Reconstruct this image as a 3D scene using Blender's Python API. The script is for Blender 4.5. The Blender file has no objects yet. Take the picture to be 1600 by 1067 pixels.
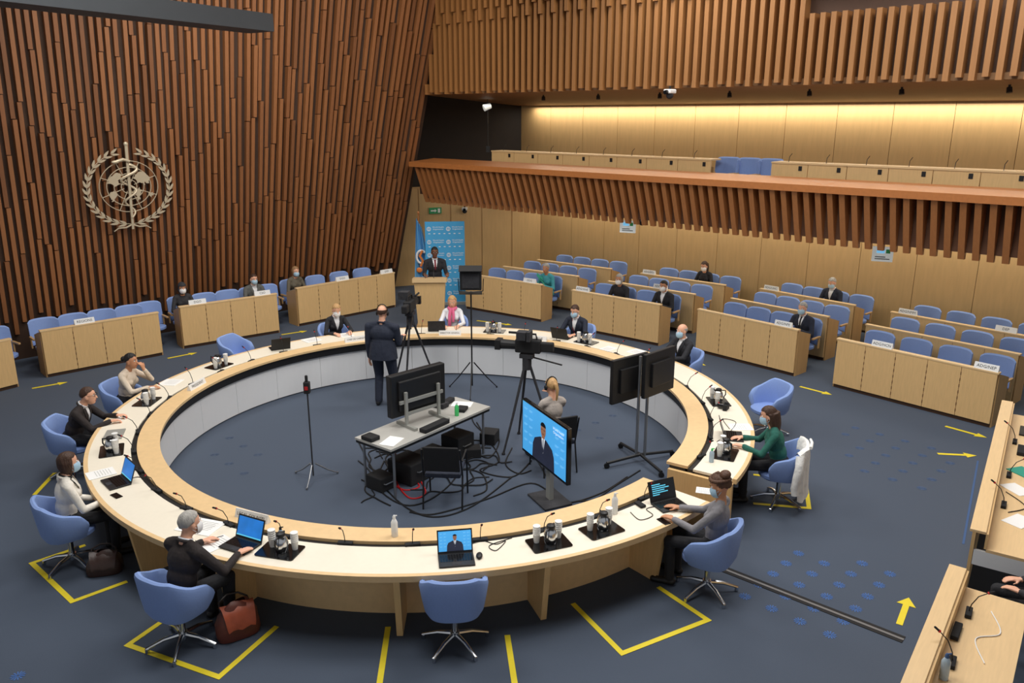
import bpy, bmesh, math, random
import numpy as np
from mathutils import Vector, Matrix
S=bpy.context.scene; COL=S.collection
random.seed(7); pi=math.pi; V=Vector; rad=math.radians
sin=math.sin; cos=math.cos
# ------------------------------------------------------------------ camera maths
F=1250.; TH=math.atan(353/1250.); CH=4.82; sn=sin(TH); cs=cos(TH)
def ray(u,v):
    q=(v-533.5)/F; return (u-800)/F, cs-sn*q, -(sn+cs*q)
def at(u,v,z=0.):
    x,dy,dz=ray(u,v); t=(z-CH)/dz; return V((x*t,dy*t,z))
def atd(u,v,d):
    x,dy,dz=ray(u,v); t=d/dy; return V((x*t,d,CH+dz*t))
def proj(p):
    zc=p[1]*cs-(p[2]-CH)*sn; yc=p[1]*sn+(p[2]-CH)*cs
    return 800+F*p[0]/zc, 533.5-F*yc/zc
cd=bpy.data.cameras.new('camera'); cam=bpy.data.objects.new('camera',cd); COL.objects.link(cam)
cam.location=(0,0,CH); cam.rotation_euler=(pi/2-TH,0,0); cd.sensor_width=36; cd.lens=F/1600*36; cd.clip_end=200
S.camera=cam
try: S.view_settings.view_transform='Standard'
except Exception: pass
# ------------------------------------------------------------------ materials
def lin(c): return tuple(((x/255)/12.92 if x/255<=.04045 else ((x/255+.055)/1.055)**2.4) for x in c[:3])+(1,)
M={}
def mat(name,col,rough=.6,metal=0.,var=.10,scale=10.,st=(1,1,1),bump=0.,emit=0.,detail=3,dist=.01):
    m=bpy.data.materials.new(name); m.use_nodes=True; nt=m.node_tree; n=nt.nodes; b=n['Principled BSDF']
    tc=n.new('ShaderNodeTexCoord'); mp=n.new('ShaderNodeMapping'); no=n.new('ShaderNodeTexNoise'); mx=n.new('ShaderNodeMix'); mx.data_type='RGBA'
    mp.inputs['Scale'].default_value=st; no.inputs['Scale'].default_value=scale; no.inputs['Detail'].default_value=detail
    nt.links.new(tc.outputs['Object'],mp.inputs['Vector']); nt.links.new(mp.outputs['Vector'],no.inputs['Vector'])
    c=lin(col); a=tuple(x*(1-var) for x in c[:3])+(1,); d=tuple(min(1,x*(1+var)) for x in c[:3])+(1,)
    mx.inputs[6].default_value=a; mx.inputs[7].default_value=d
    nt.links.new(no.outputs['Fac'],mx.inputs[0]); nt.links.new(mx.outputs[2],b.inputs['Base Color'])
    b.inputs['Roughness'].default_value=rough; b.inputs['Metallic'].default_value=metal
    if bump:
        bp=n.new('ShaderNodeBump'); bp.inputs['Strength'].default_value=bump; bp.inputs['Distance'].default_value=dist
        nt.links.new(no.outputs['Fac'],bp.inputs['Height']); nt.links.new(bp.outputs['Normal'],b.inputs['Normal'])
    if emit:
        nt.links.new(mx.outputs[2],b.inputs['Emission Color']); b.inputs['Emission Strength'].default_value=emit
    M[name]=m; return m
mat('carpet',(71,81,97),.95,0,.22,220,bump=.3)
mat('maple',(224,186,130),.40,0,.12,9,(6,6,.5))
mat('maple_h',(230,196,146),.40,0,.10,9,(.6,6,6))
mat('maple_ring',(230,196,146),.38,0,.10,7,(2,2,2))
mat('maple_wall',(206,170,118),.42,0,.12,5,(3,3,.4))
mat('maple_dark',(190,152,102),.5,0,.12,6,(4,4,.5))
mat('slot',(120,86,54),.6,0,.12,6)
mat('cream',(238,229,210),.5,0,.03,20)
mat('slat_a',(142,92,54),.5,0,.16,8,(4,4,.3))
mat('slat_b',(132,84,49),.5,0,.16,8,(4,4,.3))
mat('slat_c',(120,76,44),.5,0,.16,8,(4,4,.3))
mat('slat_up',(154,106,60),.5,0,.15,8,(4,4,.3))
mat('slat_low',(172,112,64),.5,0,.15,8,(4,4,.3))
mat('cap_wood',(172,108,58),.35,0,.15,6,(3,3,3))
mat('wall_dark',(60,40,27),.8,0,.2,5)
mat('wall_black',(34,26,22),.8,0,.2,5)
mat('dark_brown',(70,46,30),.7,0,.2,5)
mat('fascia_back',(92,58,36),.7,0,.2,5)
mat('soffit',(130,94,58),.6,0,.15,5)
mat('ceil',(120,114,108),.9,0,.05,5)
mat('beam',(58,62,66),.6,0,.1,5)
mat('blue',(134,160,214),.85,0,.06,60,bump=.1)
mat('blue_dk',(122,148,204),.85,0,.06,60)
mat('chrome',(205,208,212),.18,1,.03,10)
mat('steel',(150,152,155),.35,.8,.05,10)
mat('greymetal',(160,160,154),.45,.2,.04,10)
mat('tablegrey',(178,176,170),.5,0,.04,10)
mat('black',(20,20,22),.5,0,.2,20)
mat('blackmat',(28,28,30),.85,0,.2,30)
mat('gloss',(12,12,14),.15,0,.1,10)
mat('panelgrey',(232,233,234),.5,0,.02,4)
mat('white',(236,236,234),.5,0,.02,10)
mat('paper',(244,243,240),.7,0,.02,10)
mat('yellow',(232,210,40),.6,0,.06,20)
mat('ink',(24,24,26),.7,0,.05,10)
mat('ros',(66,104,166),.8,0,.1,20); mat('ros_dim',(70,92,128),.9,0,.1,20); mat('ros_faint',(70,84,108),.9,0,.1,20)  # dim and faint copies paint in weaker light on farther and in-ring rosettes
mat('emblem',(200,186,160),.4,.3,.06,12)
mat('red',(190,30,34),.5,0,.1,10)
mat('orange',(226,130,60),.6,0,.08,10)
mat('flagblue',(110,178,224),.7,0,.06,10)
mat('bannerblue',(70,162,214),.6,0,.04,6)
mat('green',(40,130,80),.5,0,.05,10,emit=.12)
mat('signwhite',(232,236,232),.5,0,.02,10,emit=.25)
mat('teal',(60,150,160),.7,0,.2,30)
mat('tealfold',(40,150,130),.6,0,.05,10)
mat('scr_blue',(70,160,222),.4,0,.12,3,emit=.7)
mat('scr_win',(30,110,190),.4,0,.4,6,emit=.7)
mat('scr_white',(232,238,244),.4,0,.02,3,emit=.75)
mat('scr_dark',(14,18,24),.3,0,.1,3,emit=.3)
mat('scr_suit',(38,42,60),.4,0,.3,6,emit=.5)
mat('scr_skin',(150,104,80),.4,0,.2,8,emit=.55)
mat('scr_cyan',(90,190,220),.4,0,.05,3,emit=.8)
mat('scr_pale',(120,190,232),.4,0,.05,3,emit=.7)
def cloth(n,c,v=.16): mat(n,c,.85,0,v,13,(1,1,.7),bump=.55,detail=2,dist=.03)
for n_,c_ in (('navy',(36,42,58)),('suit',(34,35,41)),('suitbrown',(42,35,34)),('charcoal',(48,48,52)),('beige',(220,204,184)),('offwhite',(232,226,214)),('knit',(132,130,134)),('knitlt',(176,166,158)),('greenkn',(34,96,84)),
    ('greyjkt',(92,94,92)),('olive',(98,92,78)),('trouser',(30,30,34)),('denim',(44,52,72)),('coatwhite',(240,239,235))): cloth(n_,c_)
mat('shirtw',(228,230,234),.7,0,.03,30)
mat('tiered',(110,30,44),.6,0,.1,30)
mat('skin1',(230,174,144),.5,0,.06,20); mat('skin2',(200,142,106),.5,0,.06,20); mat('skin3',(116,76,55),.5,0,.08,20)
for n_,c_ in (('hgrey',(170,166,160)),('hbrown',(66,42,28)),('hcurl',(86,56,38)),('hblond',(190,150,100)),('hblack',(22,19,18)),('hlight',(150,116,80))): mat(n_,c_,.6,0,.35,55,(1,1,.22),bump=.7,dist=.015)
mat('maskblue',(170,204,226),.7,0,.04,30); mat('maskwhite',(240,240,240),.7,0,.03,30)
mat('pink',(226,110,150),.8,0,.15,30); mat('eyew',(240,238,234),.3,0,.02,10); mat('lip',(176,96,88),.5,0,.05,10)
mat('leather_br',(58,38,32),.45,0,.25,16,bump=.4); mat('leather_or',(96,46,34),.5,0,.35,14,bump=.4); mat('leather_flap',(160,74,44),.5,0,.3,14,bump=.4); mat('leather_bk',(40,28,24),.45,0,.2,20)
mat('water',(170,190,205),.15,0,.05,10); mat('track',(40,42,46),.4,.6,.1,20); mat('bluetape',(58,88,134),.8,0,.05,10)
mat('greenled',(70,200,110),.5,0,.05,10)
# ------------------------------------------------------------------ mesh builder
class MB:
    def __init__(s): s.v=[]; s.f=[]; s.mi=[]; s.cur=0
    def add(s,vs,fs):
        o=len(s.v); s.v+=[tuple(p) for p in vs]; s.f+=[tuple(i+o for i in f) for f in fs]; s.mi+=[s.cur]*len(fs); return s
    def hull(s,p): # 8 points: bottom 4, top 4
        return s.add(p,[(3,2,1,0),(4,5,6,7),(0,1,5,4),(1,2,6,5),(2,3,7,6),(3,0,4,7)])
    def box(s,c,d,rz=0,rx=0,ry=0):
        R=Matrix.Rotation(rz,3,'Z')@Matrix.Rotation(ry,3,'Y')@Matrix.Rotation(rx,3,'X'); c=V(c)
        x,y,z=d[0]/2,d[1]/2,d[2]/2
        return s.hull([c+R@V(p) for p in ((-x,-y,-z),(x,-y,-z),(x,y,-z),(-x,y,-z),(-x,-y,z),(x,-y,z),(x,y,z),(-x,y,z))])
    def tube(s,pts,r,n=8,r1=None):
        pts=[V(p) for p in pts]; N=len(pts); ref=None; vs=[]; 
        for i,p in enumerate(pts):
            t=(pts[min(i+1,N-1)]-pts[max(i-1,0)]); t=t.normalized() if t.length>1e-9 else V((0,0,1))
            if ref is None: ref=V((0,0,1)) if abs(t.z)<.9 else V((1,0,0))
            a=t.cross(ref); a=a.normalized() if a.length>1e-6 else t.orthogonal().normalized(); b=a.cross(t); ref=b
            rr=r if r1 is None else r+(r1-r)*i/(N-1)
            for k in range(n): vs.append(p+(a*cos(2*pi*k/n)+b*sin(2*pi*k/n))*rr)
        fs=[]
        for i in range(N-1):
            for k in range(n): fs.append((i*n+k,i*n+(k+1)%n,(i+1)*n+(k+1)%n,(i+1)*n+k))
        fs.append(tuple(range(n-1,-1,-1))); fs.append(tuple((N-1)*n+k for k in range(n)))
        return s.add(vs,fs)
    def cyl(s,p0,p1,r0,r1=None,n=12): return s.tube([p0,p1],r0,n,r0 if r1 is None else r1)
    def lathe(s,prof,n=16,c=(0,0,0),sx=1,sy=1):
        c=V(c); vs=[]; fs=[]
        for r,z in prof:
            for k in range(n): vs.append(c+V((r*cos(2*pi*k/n)*sx,r*sin(2*pi*k/n)*sy,z)))
        for i in range(len(prof)-1):
            for k in range(n): fs.append((i*n+k,i*n+(k+1)%n,(i+1)*n+(k+1)%n,(i+1)*n+k))
        fs.append(tuple(range(n-1,-1,-1))); fs.append(tuple((len(prof)-1)*n+k for k in range(n)))
        return s.add(vs,fs)
    def ell(s,c,r,R=None,nu=14,nv=9):
        c=V(c); R=R or Matrix.Identity(3); vs=[c+R@V((0,0,-r[2]))]; fs=[]
        for i in range(1,nv):
            e=-pi/2+pi*i/nv
            for k in range(nu): a=2*pi*k/nu; vs.append(c+R@V((r[0]*cos(e)*cos(a),r[1]*cos(e)*sin(a),r[2]*sin(e))))
        vs.append(c+R@V((0,0,r[2]))); L=len(vs)-1
        for k in range(nu): fs.append((0,1+(k+1)%nu,1+k)); fs.append((L,L-nu+k,L-nu+(k+1)%nu))
        for i in range(nv-2):
            for k in range(nu): a=1+i*nu; fs.append((a+k,a+(k+1)%nu,a+nu+(k+1)%nu,a+nu+k))
        return s.add(vs,fs)
    def cap(s,a,b,ra,rb,n=12):
        a=V(a); b=V(b); d=b-a; L=d.length; t=d/L if L>1e-6 else V((0,0,1)); x=t.orthogonal().normalized(); y=t.cross(x)
        vs=[a-t*ra]; 
        rings=[(a-t*ra*sin(rad(e)),ra*cos(rad(e))) for e in (60,30,0)]+[(b+t*rb*sin(rad(e)),rb*cos(rad(e))) for e in (0,30,60)]
        for p,r in rings:
            for k in range(n): vs.append(p+(x*cos(2*pi*k/n)+y*sin(2*pi*k/n))*r)
        vs.append(b+t*rb); E=len(vs)-1; fs=[]
        for k in range(n): fs.append((0,1+(k+1)%n,1+k)); fs.append((E,E-n+k,E-n+(k+1)%n))
        for i in range(len(rings)-1):
            o=1+i*n
            for k in range(n): fs.append((o+k,o+(k+1)%n,o+n+(k+1)%n,o+n+k))
        return s.add(vs,fs)
    def grid(s,rows):
        n=len(rows[0]); return s.add([p for r in rows for p in r],[(i*n+j,i*n+j+1,(i+1)*n+j+1,(i+1)*n+j) for i in range(len(rows)-1) for j in range(n-1)])
    def prism(s,poly,z0,z1):
        n=len(poly); vs=[(p[0],p[1],z0) for p in poly]+[(p[0],p[1],z1) for p in poly]
        return s.add(vs,[tuple(range(n-1,-1,-1)),tuple(range(n,2*n))]+[(i,(i+1)%n,n+(i+1)%n,n+i) for i in range(n)])
    def arc(s,r0,r1,z0,z1,a0,a1,n):
        vs=[]; fs=[]
        for i in range(n+1):
            a=rad(a0+(a1-a0)*i/n); c_,s_=cos(a),sin(a)
            vs+=[(r0*c_,r0*s_,z0),(r1*c_,r1*s_,z0),(r1*c_,r1*s_,z1),(r0*c_,r0*s_,z1)]
        for i in range(n):
            o=i*4
            for k in range(4): fs.append((o+k,o+(k+1)%4,o+4+(k+1)%4,o+4+k))
        fs.append((0,1,2,3)); fs.append((n*4+3,n*4+2,n*4+1,n*4)); return s.add(vs,fs)
    def pxz(s,pts,y): return s.add([(p[0],y,p[1]) for p in pts],[tuple(range(len(pts)))])
    def qxz(s,x0,x1,z0,z1,y): return s.pxz([(x0,z0),(x1,z0),(x1,z1),(x0,z1)],y)
    def build(s,name,mats,parent=None,smooth=False,bevel=0.,loc=None,rz=None):
        me=bpy.data.meshes.new(name); me.from_pydata(s.v,[],s.f)
        if not isinstance(mats,(list,tuple)): mats=[mats]
        for m in mats: me.materials.append(M[m])
        if len(mats)>1: me.polygons.foreach_set('material_index',s.mi)
        bm=bmesh.new(); bm.from_mesh(me); bmesh.ops.recalc_face_normals(bm,faces=bm.faces); bm.to_mesh(me); bm.free()
        if smooth:
            me.polygons.foreach_set('use_smooth',[True]*len(me.polygons)); me.set_sharp_from_angle(angle=rad(42))
        me.update(); return link(name,me,parent,bevel,loc,rz)
KIDS={}
def link(name,me,parent=None,bevel=0.,loc=None,rz=None):
    o=bpy.data.objects.new(name,me); COL.objects.link(o)
    if parent is not None: o.parent=parent; KIDS.setdefault(parent.name,[]).append(o)
    if bevel: b=o.modifiers.new('bevel','BEVEL'); b.width=bevel; b.segments=2; b.limit_method='ANGLE'
    if loc is not None: o.location=loc
    if rz is not None: o.rotation_euler=(0,0,rz)
    return o
def tag(o,label,cat,group=None):
    o['label']=label; o['category']=cat
    if group: o['group']=group
    return o
def thing(name,label,cat,loc=(0,0,0),rz=0.,group=None):
    o=bpy.data.objects.new(name,None); COL.objects.link(o); o.empty_display_size=.1
    o.location=loc; o.rotation_euler=(0,0,rz); return tag(o,label,cat,group)
def struct(o): o['kind']='structure'; return o
def dup(root,loc,rz=0.,label=None,group=None):
    def cp(o,par):
        c=o.copy(); COL.objects.link(c)
        if par is not None: c.parent=par; KIDS.setdefault(par.name,[]).append(c)
        for ch in KIDS.get(o.name,[]): cp(ch,c)
        return c
    r=cp(root,None); r.location=loc; r.rotation_euler=(0,0,rz)
    if label: r['label']=label
    if group: r['group']=group
    return r
ORD=['first','second','third','fourth','fifth','sixth','seventh','eighth','ninth','tenth']
def nth(i):
    if i<10: return ORD[i]
    k=i+1; return str(k)+({1:'st',2:'nd',3:'rd'}.get(k%10,'th') if k%100 not in (11,12,13) else 'th')
# ------------------------------------------------------------------ lettering
TXT={}
def txt(s):
    if s not in TXT:
        cu=bpy.data.curves.new('lettering','FONT'); cu.body=s; cu.size=1; cu.align_x='CENTER'; cu.align_y='CENTER'; cu.resolution_u=2
        o=bpy.data.objects.new('lettering',cu); COL.objects.link(o); dg=bpy.context.evaluated_depsgraph_get(); dg.update()
        TXT[s]=bpy.data.meshes.new_from_object(o.evaluated_get(dg)); bpy.data.objects.remove(o)
    return TXT[s]
def lettering(s,size,m,parent,loc,rot):
    key=(s,m)
    if key not in TXT:
        me=txt(s).copy(); me.materials.clear(); me.materials.append(M[m]); TXT[key]=me
    o=link('lettering',TXT[key],parent); o.location=loc; o.rotation_euler=rot; o.scale=(size,size,size); return o
# ------------------------------------------------------------------ people
def ik(a,b,l1,l2,pole):
    d=b-a; L=d.length; mxl=(l1+l2)*.995
    if L>mxl: b=a+d*(mxl/L); d=b-a; L=mxl
    if L<abs(l1-l2)+.02: L=abs(l1-l2)+.02
    u=d.normalized(); x=(l1*l1-l2*l2+L*L)/(2*L); h=math.sqrt(max(0,l1*l1-x*x)); p=pole-u*pole.dot(u); p.normalize()
    return a+u*x+p*h,b
def person(label,xy,hd,sit=True,lean=8,side=0,twist=0,hy=0,hp=8,top='suit',bottom='trouser',skin='skin1',hair=('short','hbrown'),
           mask=None,glasses=False,shirt=None,tie=None,L=None,R=None,feet=None,vox=.009,group=None,z0=0.,fem=False,extra=None,sc=1.,phones=False,bulk=1.,vw=.26,hem=False):
    pr=[]
    def cap(t,a,b,ra,rb): pr.append((t,'c',V(a),V(b),ra,rb))
    def ell(t,c,r,Rm=None): pr.append((t,'e',V(c),V(r),Rm or Matrix.Identity(3),0))
    pel=V((0,0,.57)) if sit else V((0,0,.95))
    T=Matrix.Rotation(rad(twist),3,'Z')@Matrix.Rotation(rad(side),3,'Y')@Matrix.Rotation(-rad(lean),3,'X')
    tp=lambda x,y,z: pel+T@V((x,y,z))
    k=(.9 if fem else 1.04)*bulk
    ell('bottom',pel+V((0,0,-.005)),(.162*bulk,.125*bulk,.11)); 
    ell('top',tp(0,0,.13),((.145 if not fem else .138)*k,.112*bulk,.16),T); ell('top',tp(0,.008,.30),(.168*k,.12*bulk,.17),T)
    if not sit and not fem: ell('top',tp(0,0,.02),(.165*k,.13*bulk,.13),T); ell('top',tp(0,0,-.06),(.165*k,.128*bulk,.11),T)
    cap('top',tp(-.145*k,-.005,.415),tp(.145*k,-.005,.415),.064,.064)
    for s in(-1,1): cap('top',tp(s*.05,-.012,.462),tp(s*.14*k,-.008,.425),.046,.056)
    if fem:
        for s in(-1,1): ell('top',tp(s*.07,.085,.30),(.06,.05,.06),T)
    cap('skin',tp(0,-.005,.45),tp(0,.012,.565),.055,.051)
    hc=tp(0,.028,.632); H=Matrix.Rotation(rad(twist+hy),3,'Z')@Matrix.Rotation(rad(side*.5),3,'Y')@Matrix.Rotation(-rad(hp),3,'X')
    hp_=lambda x,y,z: hc+H@V((x,y,z))
    ell('skin',hp_(0,-.008,.03),(.077,.097,.095),H); ell('skin',hp_(0,.02,-.02),(.062,.078,.10),H); ell('skin',hp_(0,.05,-.085),(.036,.034,.03),H)
    cap('skin',hp_(0,.094,.012),hp_(0,.108,-.022),.009,.013)
    for s in(-1,1): ell('skin',hp_(s*.077,-.002,-.008),(.011,.02,.032),H)
    for s,spec in((-1,L),(1,R)):
        if spec is None:
            spec=((s*.15,.47,.795),(-s*.3,1,0),(0,0,1),25) if sit else ((s*(.175*k+.035),.05,.815),(0,.15,-1),(s,0,0),20)
        W=V(spec[0]); f=V(spec[1]).normalized(); n=V(spec[2]); n=(n-f*n.dot(f)).normalized(); curl=rad(spec[3])
        sh=tp(s*.175*k,-.005,.405); el,W=ik(sh,W,.29,.255,V((s*(.7 if sit else .12),-.5,-.8)))
        cap('top',sh,el,.057*(.88 if fem else bulk),.045*(.92 if fem else 1)*max(1,bulk*.95)); cap('top',el,W-(W-el).normalized()*.02,.044*(.92 if fem else 1)*max(1,bulk*.95),.035)
        cap('skin',W-(W-el).normalized()*.04,W,.026,.024)
        sd=f.cross(n); th=-sd*s
        for q in(-1,0,1): cap('skin',W+f*.005+sd*q*.012,W+f*.085+sd*q*.025,.017,.0135)
        for off,ln in((.031,.066),(.011,.078),(-.010,.072),(-.030,.056)):
            b=W+f*.088+th*off; d0=f*cos(curl*.6)-n*sin(curl*.6); mm=b+d0*ln*.55; d1=f*cos(curl*1.6)-n*sin(curl*1.6)
            cap('skin',b,mm,.0098,.009); cap('skin',mm,mm+d1*ln*.5,.009,.008)
        b=W+f*.03+th*.026; d=(f*.65+th*.75-n*.2).normalized(); mm=b+d*.045; cap('skin',b,mm,.012,.0105); cap('skin',mm,mm+(f*.9+th*.3-n*.15)*.034,.0105,.0085)
    for s in(-1,1):
        hip=pel+V((s*.088*bulk,.01,-.02)); ank=V(feet[0 if s<0 else 1]) if feet else (V((s*.12,.42,.092)) if sit else V((s*.11,.0 if s<0 else .04,.092)))
        kn,ank=ik(hip,ank,.43,.43,V((s*.12,1,.5) if sit else (s*.1,1,0)))
        cap('bottom',hip,kn,(.088 if not fem else .083)*bulk,.062*bulk); cap('bottom',kn,ank,.06*bulk,.05*bulk)
        cap('shoe',ank+V((0,-.03,-.048)),ank+V((s*.03,.17,-.056)),.043,.035)
    mb=MB()
    for p in pr:
        if p[1]=='c': mb.cap(p[2],p[3],p[4],p[5],12)
        else: mb.ell(p[2],p[3],p[4],18,12)
    me=bpy.data.meshes.new('t'); me.from_pydata(mb.v,[],mb.f); o=bpy.data.objects.new('t',me); COL.objects.link(o)
    r=o.modifiers.new('r','REMESH'); r.mode='VOXEL'; r.voxel_size=vox; r.use_smooth_shade=True
    q=o.modifiers.new('s','SMOOTH'); q.factor=.5; q.iterations=3
    dg=bpy.context.evaluated_depsgraph_get(); dg.update(); bme=bpy.data.meshes.new_from_object(o.evaluated_get(dg)); bpy.data.objects.remove(o); bme.name='body'
    nf=len(bme.polygons); ct=np.empty(nf*3); bme.polygons.foreach_get('center',ct); ct=ct.reshape(-1,3)
    best=np.full(nf,9e9); ti=np.zeros(nf,int); tags=['skin','top','bottom','shoe','shirt','tie']
    for p in pr:
        if p[1]=='c':
            a=np.array(p[2]); b=np.array(p[3]); ab=b-a; t=np.clip(((ct-a)@ab)/max(1e-9,ab@ab),0,1); d=np.linalg.norm(ct-a-t[:,None]*ab,axis=1)-(p[4]+(p[5]-p[4])*t)
        else:
            Rm=np.array(p[4]); qd=((ct-np.array(p[2]))@Rm)/np.array(p[3]); l=np.linalg.norm(qd,axis=1); d=(l-1)*min(p[3])
        w=d<best; best[w]=d[w]; ti[w]=tags.index(p[0])
    loc=(ct-np.array(pel))@np.array(T)
    if shirt:
        zz=loc[:,2]; w=(ti<=1)&(loc[:,1]>.03)&(zz>.24)&(zz<.485)&(np.abs(loc[:,0])<(zz-.23)*vw); ti[w]=4
        if tie: w=(ti==4)&(np.abs(loc[:,0])<.02)&(loc[:,1]>.03)&(zz<.475); ti[w]=5
    for m in (skin,top,bottom,'black',shirt or top,tie or top): bme.materials.append(M[m])
    bme.polygons.foreach_set('material_index',ti.astype('i')); bme.polygons.foreach_set('use_smooth',[True]*nf); bme.update()
    root=thing('person',label,'person',(xy[0],xy[1],z0),rad(hd)-pi/2,group); root.scale=(sc,sc,sc)
    link('body',bme,root)
    if hem:
        m=MB(); m.grid([[tp(rx*bulk*cos(2*pi*j/28)*(1+.03*sin(3*2*pi*j/28)),ry*bulk*sin(2*pi*j/28)*(1+.04*sin(5*2*pi*j/28)),z) for j in range(29)] for rx,ry,z in ((.163,.124,.17),(.176,.140,.08),(.186,.150,-.02),(.194,.156,-.12),(.190,.152,-.125))]); m.build('jacket_skirt',top,root,True)
    if shirt or hem:
        if shirt: m=MB(); m.tube([tp(.058*cos(rad(x)),-.002+.058*sin(rad(x)),.497-.014*sin(rad(x))) for x in range(0,361,20)],.011,6); m.build('shirt_collar',shirt,root,True)
        m=MB(); m.tube([tp(.074*cos(rad(x)),-.006+.068*sin(rad(x)),.480-.016*sin(rad(x))) for x in range(150,391,20)],.013,8); m.build('jacket_collar',top,root,True)
    if shirt:
        for s in(-1,1):
            m=MB(); ctr=[(.066,.048,.482),(.066,.085,.44),(.052,.122,.38),(.034,.140,.31),(.012,.146,.24)]; wd=[.022,.034,.040,.030,.010]
            m.grid([[tp(s*(x-.25*w),y+.002,z+.004) ,tp(s*(x+w*.4),y+.006,z),tp(s*(x+w*1.1),y-.012,z-.006)] for (x,y,z),w in zip(ctr,wd)]); m.build('lapel',top,root,True)
    for s in(-1,1):
        e=MB(); e.ell(hp_(s*.031,.076,.018),(.0125,.0125,.0095),H,10,7); e.cur=1; e.ell(hp_(s*.031,.0845,.018),(.0058,.005,.0062),H,8,6); e.build('eye',['eyew','black'],root,True)
        e=MB(); e.tube([hp_(s*.014,.095,.036),hp_(s*.030,.094,.042),hp_(s*.046,.082,.037)],.0042,6); e.build('eyebrow',hair[1] if hair[0]!='scarf' else 'hblack',root,True)
    if not mask: e=MB(); e.ell(hp_(0,.09,-.06),(.022,.007,.006),H,10,6); e.build('mouth','lip',root,True)
    st,hm=hair; hb=MB(); c=hp_(0,-.008,.03); nu,nv=36,26; vs=[]
    R0=(.0825,.1035,.102)
    for i in range(nv+1):
        e=-pi/2+pi*i/nv
        for kx in range(nu):
            a=2*pi*kx/nu; d=V((cos(e)*cos(a),cos(e)*sin(a),sin(e)))
            y=d.y; thr=-.62+.5*max(0,(y+1)) if y<0 else -.12+min(1,y/.6)*.66
            thr+=.05*sin(5*a+1)
            if st=='scarf': thr=-1.1 if y<.45 else .35
            if st in('long','bob') and y<.38: thr=-1.2
            if st=='bald': cov=(d.z>thr and d.z<.28 and y<.45)
            else: cov=d.z>thr
            p=V((d.x*R0[0],d.y*R0[1],d.z*R0[2]))
            if not cov: p=p*.84
            else:
                p=p*(1+(.022*sin(7*a+3*e)+.016*sin(13*a-5*e))*cos(e)*(0 if st in('bald','scarf') else 1))
                if st=='bald': p=p*.98
                if st=='curly': p=p*(1.08+.05*sin(11*a)*cos(9*e))
                if st in('long','bob') and d.z<.1: p.z*= (3.0 if st=='long' else 1.75); p.x*=1.10; p.y=min(p.y,.035)-(.03 if st=='long' else 0)
                if st=='scarf' : p*=1.06
                if st=='scarf' and d.z<-.2: p.z*=1.7; p.x*=1.2
            vs.append(c+H@p)
    fs=[(i*nu+kx,i*nu+(kx+1)%nu,(i+1)*nu+(kx+1)%nu,(i+1)*nu+kx) for i in range(nv) for kx in range(nu)]
    hb.add(vs,fs)
    if st=='curly' : 
        hb.ell(hp_(0,-.08,.11),(.065,.06,.05),H)
        for j in range(34): a=j*2.4; zj=.035+.085*((j*.618)%1); rj=(1-((zj-.03)/.13)**2)**.5; hb.ell(hp_(.086*rj*cos(a),-.012+.1*rj*sin(a),zj if sin(a)<.4 else max(.075,zj)),(.022,.022,.020),H,8,6)
    if st=='bunlow' : hb.ell(hp_(0,-.125,.02),(.045,.04,.045),H)
    if st=='pony': hb.ell(hp_(0,-.11,.05),(.03,.03,.03),H); hb.tube([hp_(0,-.12,.05),hp_(0,-.155,0),hp_(0,-.15,-.09),hp_(0,-.13,-.17)],.03,8,.012)
    hb.build('headscarf' if st=='scarf' else 'hair',hm,root,True)
    if mask:
        m=MB(); vs=[]; c=hp_(0,.026,-.048); 
        for i in range(9):
            e=rad(-68+136*i/8)
            for j in range(13):
                a=rad(-80+160*j/12); vs.append(c+H@V((.071*sin(a)*cos(e)**.6,.096*cos(a)*cos(e)**.5,.066*sin(e))))
        m.add(vs,[(i*13+j,i*13+j+1,(i+1)*13+j+1,(i+1)*13+j) for i in range(8) for j in range(12)])
        for s in(-1,1): m.tube([hp_(s*.067,.035,-.035),hp_(s*.082,-.012,0)],.0025,5); m.tube([hp_(s*.062,.035,-.075),hp_(s*.082,-.012,-.03)],.0025,5)
        m.build('face_mask',mask,root,True)
    if glasses:
        m=MB()
        for s in(-1,1):
            m.tube([hp_(s*.033+.023*cos(2*pi*j/14),.098,.018+.017*sin(2*pi*j/14)) for j in range(15)],.0022,5); m.tube([hp_(s*.056,.097,.022),hp_(s*.08,0,.015)],.002,5)
        m.tube([hp_(-.01,.099,.02),hp_(.01,.099,.02)],.002,5); m.build('glasses','black',root)
    if phones:
        m=MB(); m.tube([hp_(.092*cos(rad(x)),-.01,.03+.115*sin(rad(x))) for x in range(-10,191,20)],.008,6)
        for s in(-1,1): m.ell(hp_(s*.092,-.005,-.005),(.018,.035,.04),H)
        m.build('headphones','black',root,True)
    if extra: extra(root,tp,hp_,T)
    return root
TC=V((-1.17,11.0,0))
def ring(a,r,z=0): return V((TC.x+r*cos(rad(a)),TC.y+r*sin(rad(a)),z))
def ang(p): return math.degrees(math.atan2(p.y-TC.y,p.x-TC.x))
def scarf(mname):
    def f(root,tp,hp_,T):
        m=MB(); m.tube([tp(.075*cos(rad(x)),.01+.075*sin(rad(x)),.49) for x in range(0,361,30)],.03,8)
        m.tube([tp(.03,.09,.48),tp(.05,.145,.35),tp(.05,.15,.2),tp(.06,.14,.08)],.035,8,.03); m.tube([tp(-.02,.09,.48),tp(-.03,.145,.36),tp(-.02,.15,.24)],.03,8,.025); m.build('scarf',mname,root,True)
    return f
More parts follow.
